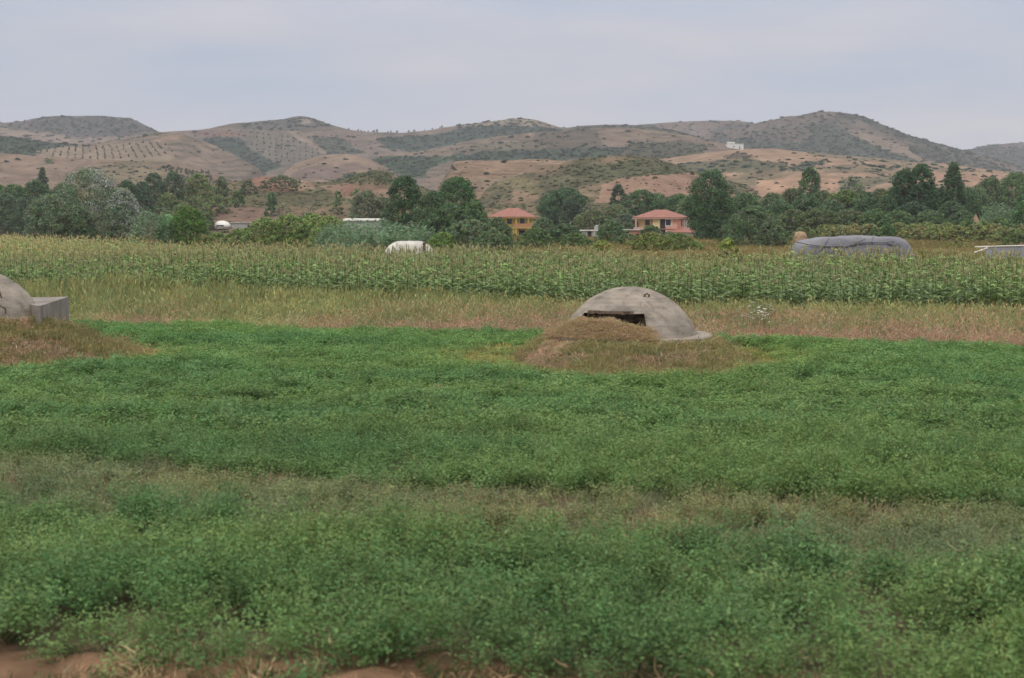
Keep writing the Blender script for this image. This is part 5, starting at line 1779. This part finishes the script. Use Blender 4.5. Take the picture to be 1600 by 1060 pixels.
# white house on the hill
wp_ = hit(1149, 234, 640)
wh2 = empty('hill_house', (wp_.x, wp_.y, wp_.z - .6), R(6))
tag(wh2, 'white flat-roofed house alone on the ochre hillside', 'house')
k_ = wp_.y / F
MB().box(-12.8 * k_, 13 * k_, 0, 9, 0, 8.6 * k_ + .6).build('wall', M_WHITE, wh2)
MB().box(-13.2 * k_, 13.4 * k_, -.3, 9.3, 8.6 * k_ + .603, 9.4 * k_ + .6).build('roof', M_POST, wh2)
MB().box(-11 * k_, 0 * k_, 2, 7, 9.4 * k_ + .603, 12 * k_ + .6).build('roof_room', M_WHITE, wh2)
MB().box(-3.2 * k_, -1.4 * k_, -.05, -.003, 3.2 * k_ + .6, 5.4 * k_ + .6).build('window', M_GLASS, wh2)
MB().box(6.2 * k_, 7.6 * k_, -.05, -.003, .6, 5 * k_ + .6).build('door', M_GLASS, wh2)

# long white shed roof behind the reeds
sp = at(571, 344, 300)
sz0 = ground_z(sp.x, 300)
sh_ = empty('shed', (sp.x, 300, sz0))
tag(sh_, 'long low shed with a thin white roof behind the reeds', 'shed')
zt = at(571, 342, 300).z - sz0
MB().box(-4.2, 4.2, 0, 4, 0, zt - .45).build('wall', M_SHED, sh_)
v = [(-4.5, -.4, zt - .447), (4.5, -.4, zt - .447), (4.5, 4.4, zt - .2), (-4.5, 4.4, zt - .2), (-4.5, -.4, zt - .15), (4.5, -.4, zt - .15), (4.5, 4.4, zt + .05), (-4.5, 4.4, zt + .05)]
MB().add(v, [(0, 3, 2, 1), (4, 5, 6, 7), (0, 1, 5, 4), (1, 2, 6, 5), (2, 3, 7, 6), (3, 0, 4, 7)]).build('roof', M_WHITE, sh_)

# far small domes and a pale roof in the left fields
def small_bunker(px, w_px, top, Y, label, mat):
    q = hit(px, Y, 200)
    Y = q.y
    p = at(px, top, Y)
    z0 = q.z
    r, h = w_px / F * Y / 2, p.z - z0
    root = empty('bunker', (p.x, Y, z0))
    tag(root, label, 'bunker')
    mb = MB()
    pts_ = [(0, 0, h * .25 + h * .75 * math.sin(R(t))) for t in (0, 15, 30, 45, 60, 75, 88)]
    mb.tube(pts_, [r * math.cos(R(t)) for t in (0, 15, 30, 45, 60, 75, 88)], 24)
    o = mb.build('dome', mat, root)
    for q in o.data.polygons:
        q.use_smooth = True
    MB().tube([(0, 0, 0), (0, 0, h * .247)], [r * 1.04, r * 1.04], 24).build('base', M_CONC, root)
    a = R(-20)
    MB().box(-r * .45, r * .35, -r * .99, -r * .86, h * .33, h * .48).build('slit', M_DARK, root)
    return root
small_bunker(347, 28, 345, 358, 'small white dome in the field right of the dark green bush', M_WHITE)
small_bunker(515, 12, 340, 346, 'tiny grey dome just left of the long white roof', M_METAL)
lp = hit(378, 358, 200)
lY, lz = lp.y, lp.z
ls = empty('low_shelter', (lp.x, lY, lz))
tag(ls, 'low shelter with a pale flat roof right of the small white dome', 'shelter')
hh = at(376, 347.5, lY).z - lz
k_ = lY / F
MB().box(-16 * k_, 16 * k_, .0, 2.2, 0, hh - .2).build('wall', M_SHED, ls)
MB().box(-18 * k_, 18 * k_, -.3, 2.5, hh - .197, hh).build('roof', M_TARPW, ls)
# low frame with a grey sheet at the right edge
fp = at(1575, 386, 86)
fr_ = empty('pole_shelter', (fp.x, 86, 0))
tag(fr_, 'low frame of white poles under a grey sheet at the right edge', 'frame')
fz = at(1575, 384.5, 86).z
MB().tube([(-1.9, 0, fz - .06), (0, 0, fz), (3.4, 0, fz + .08)], [.035] * 3, 8).build('ridge_pole', M_WHITE, fr_)
MB().tube([(-1.95, -.05, fz - .38), (-1.2, -.05, fz - .12)], [.04] * 2, 8).build('leaning_pole', M_WHITE, fr_)
for xx_ in (-1.5, .8, 3.0):
    MB().tube([(xx_, .1, 0), (xx_, .1, fz - .05)], [.035] * 2, 8).build('leg', M_POST, fr_)
v = [(-1.3, .02, fz - .1), (3.4, .02, fz + .02), (3.4, -.35, fz - .75), (-1.4, -.35, fz - .7), (-1.3, .05, fz - .1), (3.4, .05, fz + .02), (3.4, -.32, fz - .75), (-1.4, -.32, fz - .7)]
MB().add(v, [(0, 1, 2, 3), (7, 6, 5, 4), (0, 4, 5, 1), (1, 5, 6, 2), (2, 6, 7, 3), (3, 7, 4, 0)]).build('sheet', M_TARPG, fr_)

# ------------------------------------------------------------------ air
hm, nt, out = new_mat('hazy_air')
pv = nt.nodes.new('ShaderNodeVolumePrincipled')
pv.inputs['Color'].default_value = (0.82, 0.845, 0.95, 1)
pv.inputs['Density'].default_value = 0.00014
pv.inputs['Anisotropy'].default_value = 0.15
nt.links.new(pv.outputs[0], out.inputs['Volume'])
zt_ = max(float(h_.V[:, 2].max()) for h_ in HILLS) + 6
hz_o = MB().box(-2720, 2720, -60, 3320, -4.5, zt_).build('haze', hm)
tag(hz_o, 'thin grey haze over the valley', 'haze', kind='stuff')
